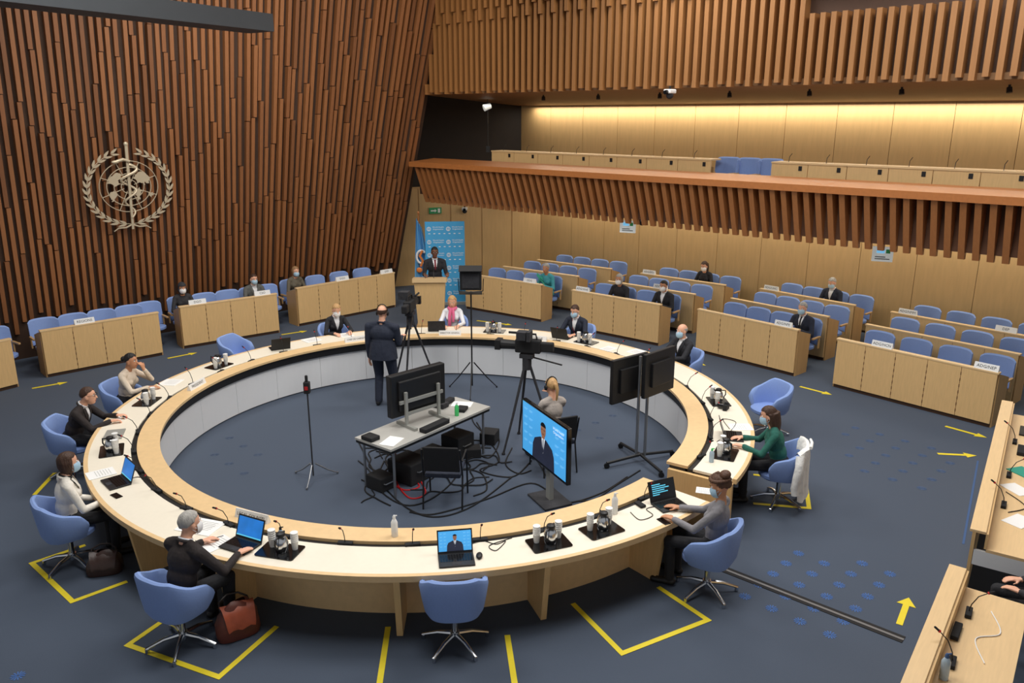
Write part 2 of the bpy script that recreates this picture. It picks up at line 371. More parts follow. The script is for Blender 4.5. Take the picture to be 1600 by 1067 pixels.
def drape(root,tp,hp_,T):
    m=MB(); vs=[]
    for i in range(9):
        t=i/8; c=tp(.15-.33*t,.155 if 0<i<8 else .09,.46-.42*t)
        for j in range(4): vs.append(c+T@V((.09*(j-1.5)/1.5,.012*sin(j*2+i),.05*(j-1.5)/1.5)))
    m.add(vs,[(i*4+j,i*4+j+1,(i+1)*4+j+1,(i+1)*4+j) for i in range(8) for j in range(3)]); m.build('sari_drape','tealfold',root,True)
def lanyard(root,tp,hp_,T):
    m=MB(); m.tube([tp(-.06,.05,.48),tp(-.03,.13,.3),tp(0,.135,.2),tp(.03,.13,.3),tp(.06,.05,.48)],.004,5); m.build('lanyard','red',root)
def rp(a,r=4.95): p=ring(a,r); return (p.x,p.y)
person('man in black jacket and glasses leaning onto the table at far left',rp(188.5),8.5,lean=24,hp=2,top='suitbrown',skin='skin1',hair=('short','hbrown'),glasses=True,shirt='shirtw',vox=.008,bulk=1.05,
       L=((-.12,.58,.795),(.25,1,0),(0,0,1),45),R=((.10,.56,.795),(-.35,1,0),(0,0,1),45))
person('woman in cream jacket with dark brown bob beside the brown handbag',rp(219.5,4.82),39,lean=6,hp=4,top='offwhite',bottom='trouser',skin='skin1',hair=('bob','hbrown'),mask='maskblue',fem=True,vox=.008,shirt='ink',vw=.42,
       L=((-.12,.30,.66),(.5,1,-.1),(0,0,1),25),R=((.12,.36,.70),(-.4,1,0),(0,0,1),25))
person('grey-haired man in dark suit and white mask with arm on table',rp(246.9,4.86),62,lean=14,hp=4,hy=-16,top='suitbrown',skin='skin1',hair=('short','hgrey'),mask='maskwhite',shirt='shirtw',vox=.0075,bulk=1.06,
       L=((-.2,.46,.795),(.3,1,0),(0,0,1),25),R=((.28,.46,.795),(.1,1,0),(0,0,1),15))
person('woman in beige jacket resting chin on raised hand',rp(170.5),-9,lean=14,hp=4,top='beige',skin='skin2',hair=('bunlow','hblack'),fem=True,
       L=((-.06,.34,1.03),(.15,-.25,1),(0,1,.1),60),R=((.08,.48,.795),(-.6,1,0),(0,0,1),25))
person('woman with short fair hair, dark jacket and white mask writing',rp(118.5,4.9),-60,lean=14,hp=22,top='suit',skin='skin1',hair=('short','hblond'),mask='maskwhite',shirt='shirtw',fem=True)
person('blonde woman in white jacket with long pink scarf',rp(90.5,4.9),-90,lean=6,hp=18,top='shirtw',skin='skin1',hair=('long','hblond'),fem=True,extra=scarf('pink'))
person('masked man in dark suit and red lanyard behind the laptop',rp(59.6,4.9),-121,lean=14,hp=18,top='navy',skin='skin1',hair=('short','hbrown'),mask='maskblue',shirt='shirtw',extra=lanyard)
person('bald masked man in black suit seen side-on at table',rp(31,4.9),-150,lean=4,hp=2,top='suit',skin='skin1',hair=('bald','hgrey'),mask='maskblue',shirt='shirtw')
person('woman in dark green top with long brown hair at laptop',rp(-19,4.85),166,lean=14,hp=16,top='greenkn',skin='skin1',hair=('long','hbrown'),fem=True,mask='maskblue')
person('woman in grey sweater with curly pinned-up hair, working at table',rp(-47.6,4.85),150,lean=-4,hp=20,hy=8,top='knit',skin='skin2',hair=('curly','hcurl'),fem=True,mask='maskblue',vox=.008,
       L=((-.16,.40,.795),(.3,1,0),(0,0,1),25),R=((.12,.43,.795),(-.1,1,0),(0,0,1),15))
cp=at(602,633)
person('camera operator in navy clothes standing with his back turned',(cp.x,cp.y),78,sit=False,lean=3,hp=4,top='navy',bottom='navy',skin='skin1',hair=('bald','hbrown'),phones=True,bulk=1.26,sc=1.03,hem=True,
       R=((.22,.34,1.12),(0,1,.1),(0,0,1),50))
op=V((.58,10.45,0))
person('fair-haired seated operator with ponytail and headphones, back turned',(op.x,op.y),112,lean=6,hp=2,hy=8,top='knitlt',bottom='denim',skin='skin1',hair=('pony','hblond'),fem=True,phones=True,
       R=((.12,.40,1.0),(-.1,1,.2),(0,0,1),50),L=((-.12,.32,.68),(.4,1,0),(0,0,1),25))
LEC=V((-1.93,18.55,0)); SPK=V((-1.86,19.05,0))
person('speaker in dark suit and red tie standing at the lectern',(SPK.x,SPK.y),-80,sit=False,lean=4,hp=8,top='suit',skin='skin3',hair=('short','hblack'),shirt='shirtw',tie='tiered',glasses=True,sc=1.06,bulk=1.06,
       L=((-.26,.34,1.14),(.2,1,-.1),(0,0,1),50),R=((.26,.34,1.14),(-.2,1,-.1),(0,0,1),50))
person('dark-clothed person cut by the right edge between the foreground desks, hand on lap',(4.87,6.27),146,lean=2,top='charcoal',skin='skin1',hair=('short','hbrown'),vox=.009,feet=[(-.12,.48,.092),(.12,.44,.092)],L=((-.12,.27,.69),(.4,1,0),(0,0,1),25),R=((.12,.27,.69),(-.4,1,0),(0,0,1),25))
# ------------------------------------------------------------------ room frames
A0=V((-8.86,14.5,0)); dL=V((.7083,.7059,0)); nL=V((.7059,-.7083,0)); WB=A0-nL*1.75
def lean_(s): return .07+.26*max(0,min(1,s/9.5))**1.3
def WL(s,z,p=0.): return WB+dL*s+nL*(lean_(s)*z+p)+V((0,0,z))
def RP(a,b,z): return V((-2.07+.732*a+.681*b,21.02-.681*a+.732*b,z))
RZ=math.atan2(-.681,.732)
def rbox(mb,a0,a1,b0,b1,z0,z1): mb.hull([RP(a0,b0,z0),RP(a1,b0,z0),RP(a1,b1,z0),RP(a0,b1,z0),RP(a0,b0,z1),RP(a1,b0,z1),RP(a1,b1,z1),RP(a0,b1,z1)])
ZC=8.6
fl=MB(); fl.box((0,12,-.05),(44,46,.1)); floor=struct(fl.build('floor','carpet'))
ce=MB(); ce.box((0,13,ZC+.1),(40,34,.2)); struct(ce.build('ceiling','ceil'))
# left wall
m=MB(); ss=[-4+.75*i for i in range(19)]; ss=[s for s in ss if s<9.4]+[9.5]
vs=[WL(s,z) for s in ss for z in (0,ZC)]; m.add(vs,[(2*i,2*i+2,2*i+3,2*i+1) for i in range(len(ss)-1)])
wl=struct(m.build('wall_left','wall_dark'))
m=MB(); s=-3.6; k=0
while s<9.42:
    z=.5+.25*(k%2)+random.uniform(0,.25)
    while z<ZC-.02:
        ln=random.choice([1.1,1.5,1.9,2.3]); z1=min(z+ln,ZC); m.cur=random.choice([0,0,1,1,2]); p1=random.choice([.10,.125,.15]); w=.038; off=random.choice((-.014,0,.014))
        m.hull([WL(s+off-w,z,.0),WL(s+off-w,z,p1-.03),WL(s+off+w,z,p1-.03),WL(s+off+w,z,0),WL(s+off-w,z1,0),WL(s+off-w,z1,p1),WL(s+off+w,z1,p1),WL(s+off+w,z1,0)])
        z=z1+.015
    s+=.15; k+=1
m.build('slat_cladding',['slat_a','slat_b','slat_c'],wl)
# end return wall
m=MB(); m.hull([V((-3.6,22.95,0)),V((.88,24.55,0)),V((.80,24.8,0)),V((-3.7,23.2,0)),V((-3.6,22.95,2.85)),V((.88,24.55,2.85)),V((.8,24.8,2.85)),V((-3.7,23.2,2.85))]); wb=struct(m.build('wall_back','maple_dark'))
m=MB()
e0=V((-3.6,22.95,0)); e1=V((.88,24.55,0)); ed=(e1-e0).normalized(); en=V((ed.y,-ed.x,0))
for i in range(5):
    a=e0+(e1-e0)*(i/5+.004); b=e0+(e1-e0)*((i+1)/5-.004)
    m.hull([a,b,b+en*.02,a+en*.02]+[q+V((0,0,2.8)) for q in (a,b,b+en*.02,a+en*.02)])
m.build('panel','maple_wall',wb)
m=MB(); m.hull([V((-3.9,22.6,2.85)),V((.28,25.1,2.85)),V((.2,25.3,2.85)),V((-4,22.8,2.85)),V((-3.9,22.6,ZC)),V((.28,25.1,ZC)),V((.2,25.3,ZC)),V((-4,22.8,ZC))]); struct(m.build('wall_back_upper','wall_black'))
# right walls
m=MB(); rbox(m,-.3,20,4.62,4.8,0,2.85); wr=struct(m.build('wall_right','dark_brown'))
m=MB()
for i in range(17): rbox(m,-.24+1.2*i,-.24+1.2*i+1.19,4.6,4.63,.05,2.8)
m.build('panel','maple_wall',wr)
m=MB(); rbox(m,-1.1,20,4.62,4.8,3.0,5.6); wu=struct(m.build('wall_right_upper','dark_brown'))
m=MB()
for i in range(18): rbox(m,-1.1+1.2*i,-1.1+1.2*i+1.19,4.6,4.63,3.0,5.12)
m.build('panel','maple_wall',wu)
# gallery slab + lower fascia
m=MB(); rbox(m,-.6,20,.1,4.6,2.82,3.0); t1=struct(m.build('trim_1','dark_brown'))
m=MB(); rbox(m,-.3,20,-.02,.1,2.75,3.58); t2=struct(m.build('trim_2','fascia_back'))
m=MB(); a=-.25
while a<18:
    poly=[(-.36,3.56),(0,3.56),(.06,2.64),(-.02,2.64),(-.12,2.90)]
    n=len(poly); m.add([RP(a,b,z) for b,z in poly]+[RP(a+.095,b,z) for b,z in poly],[tuple(range(n)),tuple(range(2*n-1,n-1,-1))]+[(i,(i+1)%n,n+(i+1)%n,n+i) for i in range(n)]); a+=.205
m.build('slat','slat_low',t2)
m=MB(); m.hull([RP(-.4,-.42,3.56),RP(20,-.42,3.56),RP(20,.45,3.64),RP(-.4,.45,3.64),RP(-.4,-.42,3.68),RP(20,-.42,3.68),RP(20,.45,3.74),RP(-.4,.45,3.74)]); m.build('parapet_cap','cap_wood',t2)
# upper fascia
m=MB(); 
m.add([RP(0,.03,5.4),RP(20,.03,5.4),RP(20,.03,ZC),RP(.9,.03,ZC)],[(0,1,2,3)]); t3=struct(m.build('trim_3','dark_brown'))
m=MB(); a=.03; k=0
while a<18:
    z=5.32+.05*(k%2); zt=min(ZC,5.45+a/.26) if a<.85 else ZC; zm=(6.9 if k%2 else 7.15); zs=zm
    if a>9.7: zm=6.45; zs=6.85
    for za,zb,p in((z,zm,.18),(zs,ZC,.25)):
        zb=min(zb,zt)
        if zb>za: rbox(m,a,a+.085,-p,.03,za,zb)
    a+=.18; k+=1
m.build('slat','slat_up',t3)
m=MB(); m.hull([RP(-.3,-.05,5.33),RP(20,-.05,5.33),RP(20,4.6,5.1),RP(-1.2,4.6,5.1),RP(-.3,-.05,5.43),RP(20,-.05,5.43),RP(20,4.6,5.2),RP(-1.2,4.6,5.2)]); struct(m.build('trim_4','soffit'))
# ceiling beam
b0=V((-3.62,13,0)); b1=V((-9.6,3.3,0)); bd=(b1-b0).normalized(); bn=V((-bd.y,bd.x,0))*.55
m=MB(); q=[b0,b1,b1-bn,b0-bn]; m.hull([p+V((0,0,6.05)) for p in q]+[p+V((0,0,6.3)) for p in q]); struct(m.build('trim_5','beam'))
# ------------------------------------------------------------------ emblem on left wall
ES=2.36; EZ=3.36; EX,EY=1.12,1.0
eo=WL(ES,EZ,.21); up=(nL*lean_(ES)+V((0,0,1))).normalized(); nn=dL.cross(up).normalized()
em=thing('wall_emblem','large pale wreath, globe and serpent emblem on slatted wall','emblem'); 
em.matrix_world=Matrix(((dL.x*EX,up.x*EY,nn.x,eo.x),(dL.y*EX,up.y*EY,nn.y,eo.y),(dL.z*EX,up.z*EY,nn.z,eo.z),(0,0,0,1)))
def leaf(mb,c,a,l,w):
    R=Matrix.Rotation(a,2); mb.prism([V(c)+R@V(p) for p in((0,0),(l*.3,w),(l*.7,w*.75),(l,0),(l*.7,-w*.75),(l*.3,-w))],-.008,.008)
for s in(-1,1):
    m=MB(); R=.76
    for i in range(15):
        a=rad(-82+150*i/14) if s>0 else pi-rad(-82+150*i/14)
        c=(R*cos(a)*.98,R*sin(a)); tg=a+s*pi/2
        leaf(m,(c[0]*1.01,c[1]*1.01),tg-s*.36,.165,.024); leaf(m,(c[0]*.985,c[1]*.985),tg+s*.36,.155,.022)
    pts=[(R*cos(rad(x))*s*.98,R*sin(rad(x)),0) for x in range(-98,70,8)]; m.tube(pts,.008,6)
    m.tube([(-s*.0,-.77,0),(-s*.12,-.83,0),(-s*.26,-.83,0),(-s*.34,-.89,0)],.02,6,.010); m.build('laurel_branch','emblem',em)
m=MB()
for r in(.14,.27,.40,.53): m.tube([(r*cos(rad(x)),r*sin(rad(x))+.03,-.006) for x in range(0,361,10)],.009,6)
for k in range(8): a=k*pi/4+pi/8; m.tube([(.1*cos(a),.1*sin(a)+.03,-.006),(.53*cos(a),.53*sin(a)+.03,-.006)],.008,6)
m.build('globe_grid','emblem',em)
rng=random.Random(4)
def blob(pts):
    c=sum((V(p) for p in pts),V((0,0)))/len(pts); pts=[c+(V(p)-c)*.84 for p in pts]; out=[]; n=len(pts)
    for i in range(n):
        p,q=V(pts[i]),V(pts[(i+1)%n])
        for t in(0,.33,.66): out.append(p+(q-p)*t+V((rng.uniform(-.018,.018),rng.uniform(-.018,.018))))
    m.prism(out,-.012,.002)
m=MB()
blob([(-.40,.12),(-.34,.26),(-.22,.36),(-.10,.30),(-.14,.20),(-.20,.17),(-.17,.06),(-.26,.02),(-.30,.08)]); blob([(-.37,-.04),(-.27,-.03),(-.20,-.10),(-.24,-.20),(-.31,-.30),(-.35,-.24),(-.36,-.14)])
blob([(.06,.22),(.12,.32),(.22,.38),(.34,.30),(.42,.16),(.38,.06),(.31,.10),(.27,.02),(.22,.09),(.14,.08)]); blob([(.08,.0),(.17,.01),(.24,-.05),(.20,-.14),(.17,-.27),(.12,-.30),(.11,-.17),(.06,-.08)]); blob([(.36,-.12),(.43,-.10),(.44,-.18),(.38,-.22),(.33,-.18)]); blob([(-.05,.36),(.02,.42),(.05,.36),(0,.31)])
m.build('continents','emblem',em)
m=MB(); m.prism([(-.020,-.87),(.020,-.87),(.026,.88),(-.026,.88)],-.02,.02); m.ell((0,.90,0),(.042,.05,.03)); m.build('staff','emblem',em,True)
m=MB(); pts=[]
for i in range(61):
    t=i/60; y=-.62+1.12*t; pts.append((sin(t*pi*5.0)*(.06+.11*t),y,.03*cos(t*pi*5)))
pts+=[(.02,.56,.03),(-.08,.60,.03),(-.2,.56,.03)]
m.tube(pts,.016,8,.030); m.ell((-.22,.55,.03),(.07,.035,.03)); m.build('serpent','emblem',em,True)
# ------------------------------------------------------------------ ring table
G0,G1=-33.5,317.5
tb=thing('ring_conference_table','huge ring-shaped maple conference table with cream writing surface','table',TC)
m=MB(); m.arc(4.0,4.48,.72,.75,G0,G1,180); m.build('writing_surface','cream',tb)
m=MB(); m.arc(4.48,4.53,.69,.752,G0,G1,180); m.build('edge_band','maple_ring',tb)
m=MB(); m.arc(3.93,4.0,.68,.735,G0,G1,180); m.build('cable_channel','black',tb)
m=MB(); m.arc(3.66,3.93,.735,.77,G0,G1,180); m.build('inner_ledge','maple_ring',tb)
m=MB(); m.arc(3.70,3.9,.60,.735,G0,G1,180); m.build('painted_shadow_band','black',tb)  # black band colours in the shade of the gap below the ledge
m=MB(); st=(G1-G0)/26
for i in range(26): m.arc(3.74,3.77,.02,.60,G0+st*i+.04,G0+st*(i+1)-.04,8)
m.build('inner_panel','panelgrey',tb)
m=MB(); m.arc(3.96,3.99,.0,.70,G0,G1,150); m.build('back_panel','maple_ring',tb)
for k in range(19):
    a=-88.8+18.7*k
    if -43.5<a<-31.5: continue
    A=rad(a); m=MB(); m.hull([V(p) for p in [(3.99,-.03,0),(4.36,-.03,0),(4.36,.03,0),(3.99,.03,0),(3.99,-.03,.69),(4.46,-.03,.69),(4.46,.03,.69),(3.99,.03,.69)]])
    o=m.build('support_panel','maple',tb); o.rotation_euler=(0,0,A)
for a in(G0-.45,G1+.45):
    m=MB(); m.box((4.1,0,.35),(.8,.05,.70)); o=m.build('end_panel','maple',tb); o.rotation_euler=(0,0,rad(a))
# microphones
mic=thing('gooseneck_microphone','x','microphone'); m=MB(); m.box((0,0,.018),(.15,.05,.036)); m.build('base','blackmat',mic,bevel=.005)
m=MB(); m.tube([(0,0,.03),(0,-.01,.10),(0,-.05,.19),(0,-.12,.25)],.0045,6); m.build('stem','black',mic); m=MB(); m.cap((0,-.12,.25),(0,-.15,.27),.0095,.0095,8); m.build('head','blackmat',mic,True)
m=MB(); m.cyl((0,-.112,.244),(0,-.122,.251),.012,n=8); m.build('light_ring','red',mic)
N=36
for i in range(N):
    a=G0+6+(G1-G0-12)*i/(N-1); p=ring(a,3.966,.735); rz=rad(a)+pi/2+random.uniform(-.4,.4)
    lb='gooseneck microphone on ring table, %s counting counterclockwise from the gap'%nth(i)
    if i==0: mic.location=p; mic.rotation_euler=(0,0,rz); mic['label']=lb; mic['group']='ring table microphones'
    else: dup(mic,p,rz,lb,'ring table microphones')
# ------------------------------------------------------------------ conference chairs
def sq(a,e=.72): return math.copysign(abs(a)**e,a)
def conf_chair():
    t=thing('conference_chair','x','chair'); m=MB(); n=36; vs=[]
    for i in range(n+1):
        ph=rad(-116+232*i/n); w=max(0,abs(ph)-rad(38))/rad(78); zt=.84-.205*(w**1.15)-(.04*max(0,(w-.85)/.15)); zb=.40
        for (rr,z) in((.0,zb),(.03,zb-.012),(.062,zb+.05),(.084,(zb+zt)/2),(.102,zt-.045),(.094,zt-.012),(.072,zt),(.050,zt-.010),(.034,zt-.05),(.014,(zb+zt)/2)):
            vs.append(((.212+rr)*sq(sin(ph))*1.02,.03-(.206+rr)*sq(cos(ph)),z))
    K=10; fs=[(i*K+k,i*K+(k+1)%K,(i+1)*K+(k+1)%K,(i+1)*K+k) for i in range(n) for k in range(K)]+[tuple(range(K)),tuple(n*K+k for k in range(K-1,-1,-1))]
    m.add(vs,fs); m.build('backrest','blue',t,True)
    m=MB(); rows=[]
    for rr,z in((.10,.352),(.19,.362),(.232,.395),(.232,.435),(.205,.458),(.0,.463)): rows.append([(rr*sq(cos(2*pi*j/32),.8),.045+rr*1.08*sq(sin(2*pi*j/32),.8),z) for j in range(33)])
    m.grid(rows); m.build('seat','blue_dk',t,True)
    m=MB(); m.cyl((0,.03,.07),(0,.03,.37),.03); m.cyl((0,.03,.07),(0,.03,.14),.045); m.cyl((0,.03,.335),(0,.03,.36),.12); m.build('column','chrome',t,True)
    for k in range(5):
        a=2*pi*k/5+.3; m=MB(); c_,s_=cos(a),sin(a); m.tube([(.03*c_,.03+.03*s_,.115),(.17*c_,.03+.17*s_,.10),(.33*c_,.03+.33*s_,.045)],.024,8,.014); m.cyl((.32*c_,.03+.32*s_,0),(.32*c_,.03+.32*s_,.045),.02,n=10); m.build('leg','chrome',t,True)
    return t
ch=conf_chair(); first=True
def put_chair(p,rz,label,group='blue swivel chairs around the ring table'):
    global first
    if first: first=False; ch.location=p; ch.rotation_euler=(0,0,rz); ch['label']=label; ch['group']=group; return ch
    return dup(ch,p,rz,label,group)
for a,r,hd,lb in((188.5,5.0,8.5,'blue swivel chair under the man in black jacket at far left'),(219.5,4.86,39,'blue swivel chair under the woman in cream jacket'),
    (246.6,4.91,62,'blue swivel chair under the grey-haired man in dark suit'),(170.5,5.0,-9,'blue swivel chair under the woman resting her chin'),
    (118.5,4.95,-60,'blue swivel chair under the fair-haired woman writing'),(90.5,4.95,-90,'blue swivel chair under the woman with pink scarf'),
    (59.6,4.95,-121,'blue swivel chair under the man with red lanyard'),(31,4.95,-150,'blue swivel chair under the bald masked man'),
    (-19,4.9,166,'blue swivel chair with white coat, under the woman in green'),(-48.2,4.86,146,'blue swivel chair under the woman in grey sweater'),
    (-82,4.55,94,'empty blue swivel chair in the foreground, back to us'),(139.5,5.3,-20,'empty blue swivel chair in front of the left desks'),(8,5.25,200,'empty blue swivel chair at right of the ring table')):
    p=ring(a,r); put_chair(p,rad(hd)-pi/2,lb)
# coat
cpz=ring(-19,4.9); t=thing('coat','white coat hung over the blue chair of the woman in green','coat',cpz,rad(166)-pi/2)
m=MB(); n=24; rows=[]
for i in range(n+1):
    ph=rad(-64+104*i/n); row=[]; g=.6*sin(i*.8)+.35*sin(i*1.7+1)
    for j,(rr,z) in enumerate(((.02,.62),(.030,.80),(.070,.862),(.118,.845),(.126,.74),(.126,.60),(.130,.46),(.138,.33),(.148,.20))):
        w=.008*g*max(0,j-2)/4; row.append(((.212+rr+w)*sq(sin(ph)),.03-(.206+rr+w)*sq(cos(ph)),z-(.035*sin(i*.45) if j==8 else 0)-(.14*max(0,abs(ph)-rad(45)) if 1<=j<=3 else 0)))
    rows.append(row)
m.grid(rows); m.build('coat_body','coatwhite',t,True)
m=MB(); m.tube([(-.30,-.16,.78),(-.375,-.15,.66),(-.385,-.13,.52),(-.375,-.12,.38),(-.38,-.13,.30)],.054,12,.044); m.build('sleeve','coatwhite',t,True)
m=MB(); m.tube([(-.18,-.285,.862),(-.05,-.31,.884),(.07,-.305,.880)],.022,8,.016); m.build('collar','coatwhite',t,True)
# ------------------------------------------------------------------ desks + fixed seats
def desk(label,P0,P1,group,h=.93,front_mat='maple'):
    mid=(P0+P1)/2; d=(P1-P0); W=d.length; d.normalize(); f=V((-d.y,d.x,0))
    if f.dot(TC-mid)<0: f=-f
    rz=math.atan2(f.y,f.x)-pi/2
    t=thing('panelled_desk',label,'desk',(mid.x,mid.y,0),rz,group); n=max(2,round(W/.56)); w=W/n
    m=MB()
    for i in range(n): m.box((-W/2+w*(i+.5),0,.07+(h-.10)/2),(w-.008,.03,h-.10))
    m.cur=1
    for i in range(1,n):
        for k in range(7): m.box((-W/2+w*i,.014,.16+k*.105),(.016,.006,.05))
    m.build('front_panel',[front_mat,'slot'],t)
    m=MB(); m.box((0,-.022,.42),(W-.02,.012,.84)); m.build('plinth','dark_brown',t)
    m=MB(); m.box((0,-.03,h-.015),(W+.03,.10,.03)); m.build('top_rail','maple_h',t,bevel=.004)
    m=MB(); m.box((0,-.27,.735),(W-.06,.42,.03)); m.build('writing_top','maple_h',t)
    for s in(-1,1): m=MB(); m.hull([V(p) for p in((s*W/2-.015,-.45,0),(s*W/2+.015,-.45,0),(s*W/2+.015,-.03,0),(s*W/2-.015,-.03,0),(s*W/2-.015,-.48,.76),(s*W/2+.015,-.48,.76),(s*W/2+.015,-.03,h-.03),(s*W/2-.015,-.03,h-.03))]); m.build('end_panel','maple_dark',t)
    return t,mid,f,rz,W
fs_=thing('fixed_seat','x','chair')
m=MB(); m.lathe([(.0,.36),(.20,.37),(.245,.40),(.245,.44),(.2,.46),(0,.463)],20,(0,.02,0),1,1); m.build('seat','blue_dk',fs_,True)
m=MB(); n=12; vs=[]
for i in range(n+1):
    x=-.27+.54*i/n; y=-.24+.10*(abs(x)/.27)**2; e=1-(abs(x)/.275)**8*.06
    for (dy,z) in((0,.44),(-.03,.42),(-.075,.66),(-.10,.92*e),(-.08,.945*e),(-.05,.92*e),(-.02,.64)): vs.append((x,y+dy,z))
m.add(vs,[(i*7+j,i*7+(j+1)%7,(i+1)*7+(j+1)%7,(i+1)*7+j) for i in range(n) for j in range(7)]+[tuple(range(7)),tuple(n*7+k for k in range(6,-1,-1))]); m.build('backrest','blue',fs_,True)
for s in(-1,1): m=MB(); m.box((s*.27,-.02,.62),(.045,.30,.035)); m.box((s*.27,-.14,.50),(.03,.05,.22)); m.build('armrest','maple_dark',fs_,bevel=.008)
m=MB(); m.cyl((0,0,0),(0,0,.36),.035); m.cyl((0,0,0),(0,0,.02),.14); m.build('pedestal','steel',fs_,True)
SEATS=[]; used=False
def seat(p,rz,label,group):
    global used
    if not used: used=True; fs_.location=p; fs_.rotation_euler=(0,0,rz); fs_['label']=label; fs_['group']=group; o=fs_
    else: o=dup(fs_,p,rz,label,group)
    SEATS.append((V((p[0],p[1],0)),rz)); return o
def seats(desk_,nm,count,group,back=.74):
    t,mid,f,rz,W=desk_; dx=V((cos(rz),sin(rz),0))
    for i in range(count):
        x=W*(-.5+(i+.5)/count); p=mid+dx*x-f*back
        seat((p.x,p.y,0),rz,'blue seat, %s from right, behind %s'%(nth(i),nm),group)
DK={}
blocks=[(V((-1.19,20.2,0)),V((.7,18.8,0))),(V((1.4,18.2,0)),V((3.17,16.7,0))),(V((3.9,16.3,0)),V((5.4,14.6,0))),(V((5.92,14,0)),V((7.65,11.97,0)))]
bn=['nearest the lectern','second from the lectern','third from the lectern','farthest from the lectern']
for r,rn in enumerate(('front','middle','rear')):
    for b,(P0,P1) in enumerate(blocks):
        off=V((.681,.732,0))*1.4*r; nm='%s row right desk %s'%(rn,bn[b])
        dd=desk('maple panelled desk, %s row on the right, %s'%(rn,bn[b]),P0+off,P1+off,'delegate desks on the right'); DK[(r,b)]=dd
        seats(dd,nm,4,'fixed seats in the right-hand rows')
lefts=[(V((-10.4,12.1,0)),V((-9.1,13.98,0))),(at(75,590),at(255,555)),(at(288,545),at(437,520)),(at(468,510),at(618,480))]
ln=['cut by left frame edge','second from left frame edge','third from left frame edge','nearest the lectern']
for b,(P0,P1) in enumerate(lefts):
    dd=desk('maple panelled desk along the slatted wall, '+ln[b],P0,P1,'desks along the slatted wall'); DK[('L',b)]=dd
    seats(dd,'left desk '+ln[b],4,'fixed seats along the slatted wall')
    if b<3:
        t_,mid,f,rz,W=dd; p=mid+V((cos(rz),sin(rz),0))*(-(W/2+.15))-f*.8
        seat((p.x,p.y,0),rz,'blue seat in the aisle right of left desk '+ln[b],'fixed seats along the slatted wall')
taken=set()
def sitter(label,u,v,**kw):
    p=at(u,v,1.22); i=min((k for k in range(len(SEATS)) if k not in taken),key=lambda k:(SEATS[k][0]-V((p.x,p.y,0))).length); taken.add(i)
    q,rz=SEATS[i]; person(label,(q.x,q.y),math.degrees(rz)+90,vox=.011,group=None,**kw)
lap=dict(L=((-.1,.33,.80),(.4,1,0),(0,0,1),25),R=((.1,.33,.80),(-.4,1,0),(0,0,1),25))
sitter('woman in dark headscarf and mask behind the left desks',270,450,top='charcoal',skin='skin2',hair=('scarf','charcoal'),mask='maskwhite',fem=True,**lap)
sitter('masked man in grey-green jacket behind the third left desk',385,438,top='greyjkt',skin='skin1',hair=('short','hbrown'),mask='maskblue',shirt='shirtw',**lap)
sitter('fair-haired person in olive top behind the left desk nearest the lectern',479,425,top='olive',skin='skin1',hair=('bob','hlight'),mask='maskblue',fem=True,**lap)
sitter('woman in teal sari at the front desk beside the lectern',862,430,top='teal',bottom='teal',skin='skin2',hair=('short','hgrey'),fem=True,extra=drape,**lap)
sitter('grey-haired masked person in black at second front desk',937,437,top='suit',skin='skin2',hair=('bob','hgrey'),mask='maskwhite',**lap)
sitter('man in black suit and white mask at second front desk end',1043,452,top='suit',skin='skin2',hair=('short','hblack'),mask='maskwhite',shirt='shirtw',**lap)
sitter('long-haired woman in black reading papers in the rear row',1103,417,top='suit',skin='skin1',hair=('long','hbrown'),fem=True,hp=20,mask='maskwhite',**lap)
sitter('man in navy suit and mask at third front desk',1262,488,top='navy',skin='skin1',hair=('short','hgrey'),mask='maskblue',shirt='shirtw',tie='ink',**lap)
sitter('grey-haired man in dark suit looking down in rear row right',1322,437,top='navy',skin='skin1',hair=('short','hgrey'),hp=22,mask='maskblue',shirt='shirtw',**lap)
# ------------------------------------------------------------------ name plates
def plate(text,p,rz,label,w=.30,h=.085):
    t=thing('name_plate',label,'sign',p,rz,'white name plates'); m=MB(); m.hull([V(q) for q in((-w/2,-.035,0),(w/2,-.035,0),(w/2,.035,0),(-w/2,.035,0),(-w/2,-.004,h),(w/2,-.004,h),(w/2,.004,h),(-w/2,.004,h))]); m.build('card','white',t)
    if text: lettering(text,min(h*.68,w*1.5/len(text)),'ink',t,(0,.0215,h/2),(pi/2-math.atan2(.031,h),0,pi))
    return t
def deskplate(key,fr,text,label):
    t,mid,f,rz,W=DK[key]; p=mid+V((cos(rz),sin(rz),0))*W*(.5-fr)-f*.03; plate(text,(p.x,p.y,.93),rz,label,.36,.10)
deskplate((0,2),.86,'ADG/NPE','white name plate reading ADG/NPE on third front desk')
deskplate((0,3),.30,'ADG/HCN','white name plate reading ADG/HCN on right front desk')
deskplate((0,3),.93,'ADG/NEP','white name plate reading ADG/NEP at the right front desk end')
deskplate((2,3),.12,'ADG/HMM','white name plate reading ADG/HMM in the rear row')
deskplate((2,3),.80,'DEP','white name plate reading DEP in the rear row')
deskplate((0,1),.12,'ADG/WHE','white name plate reading ADG/WHE on second front desk')
deskplate((1,1),.62,'ADG/PHE','white name plate reading ADG/PHE on middle-row desk')
deskplate((2,1),.10,'ADG/DDI','white name plate reading ADG/DDI in the rear row')
deskplate((2,2),.12,'ADG/UHC','white name plate reading ADG/UHC in the rear row')
deskplate((0,0),.85,'DDG','white name plate reading DDG beside the woman in sari')
deskplate(('L',3),.45,'DGO','white name plate reading DGO at middle of left desk nearest lectern')
deskplate(('L',3),.92,'DDI','white name plate reading DDI at right end of left desk nearest lectern')
deskplate(('L',2),.18,'DGO','white name plate reading DGO near the woman in headscarf')
deskplate(('L',2),.85,'CSO','white name plate reading CSO on the third left desk')
deskplate(('L',1),.36,'REGIONS','white name plate reading REGIONS on the second left desk')
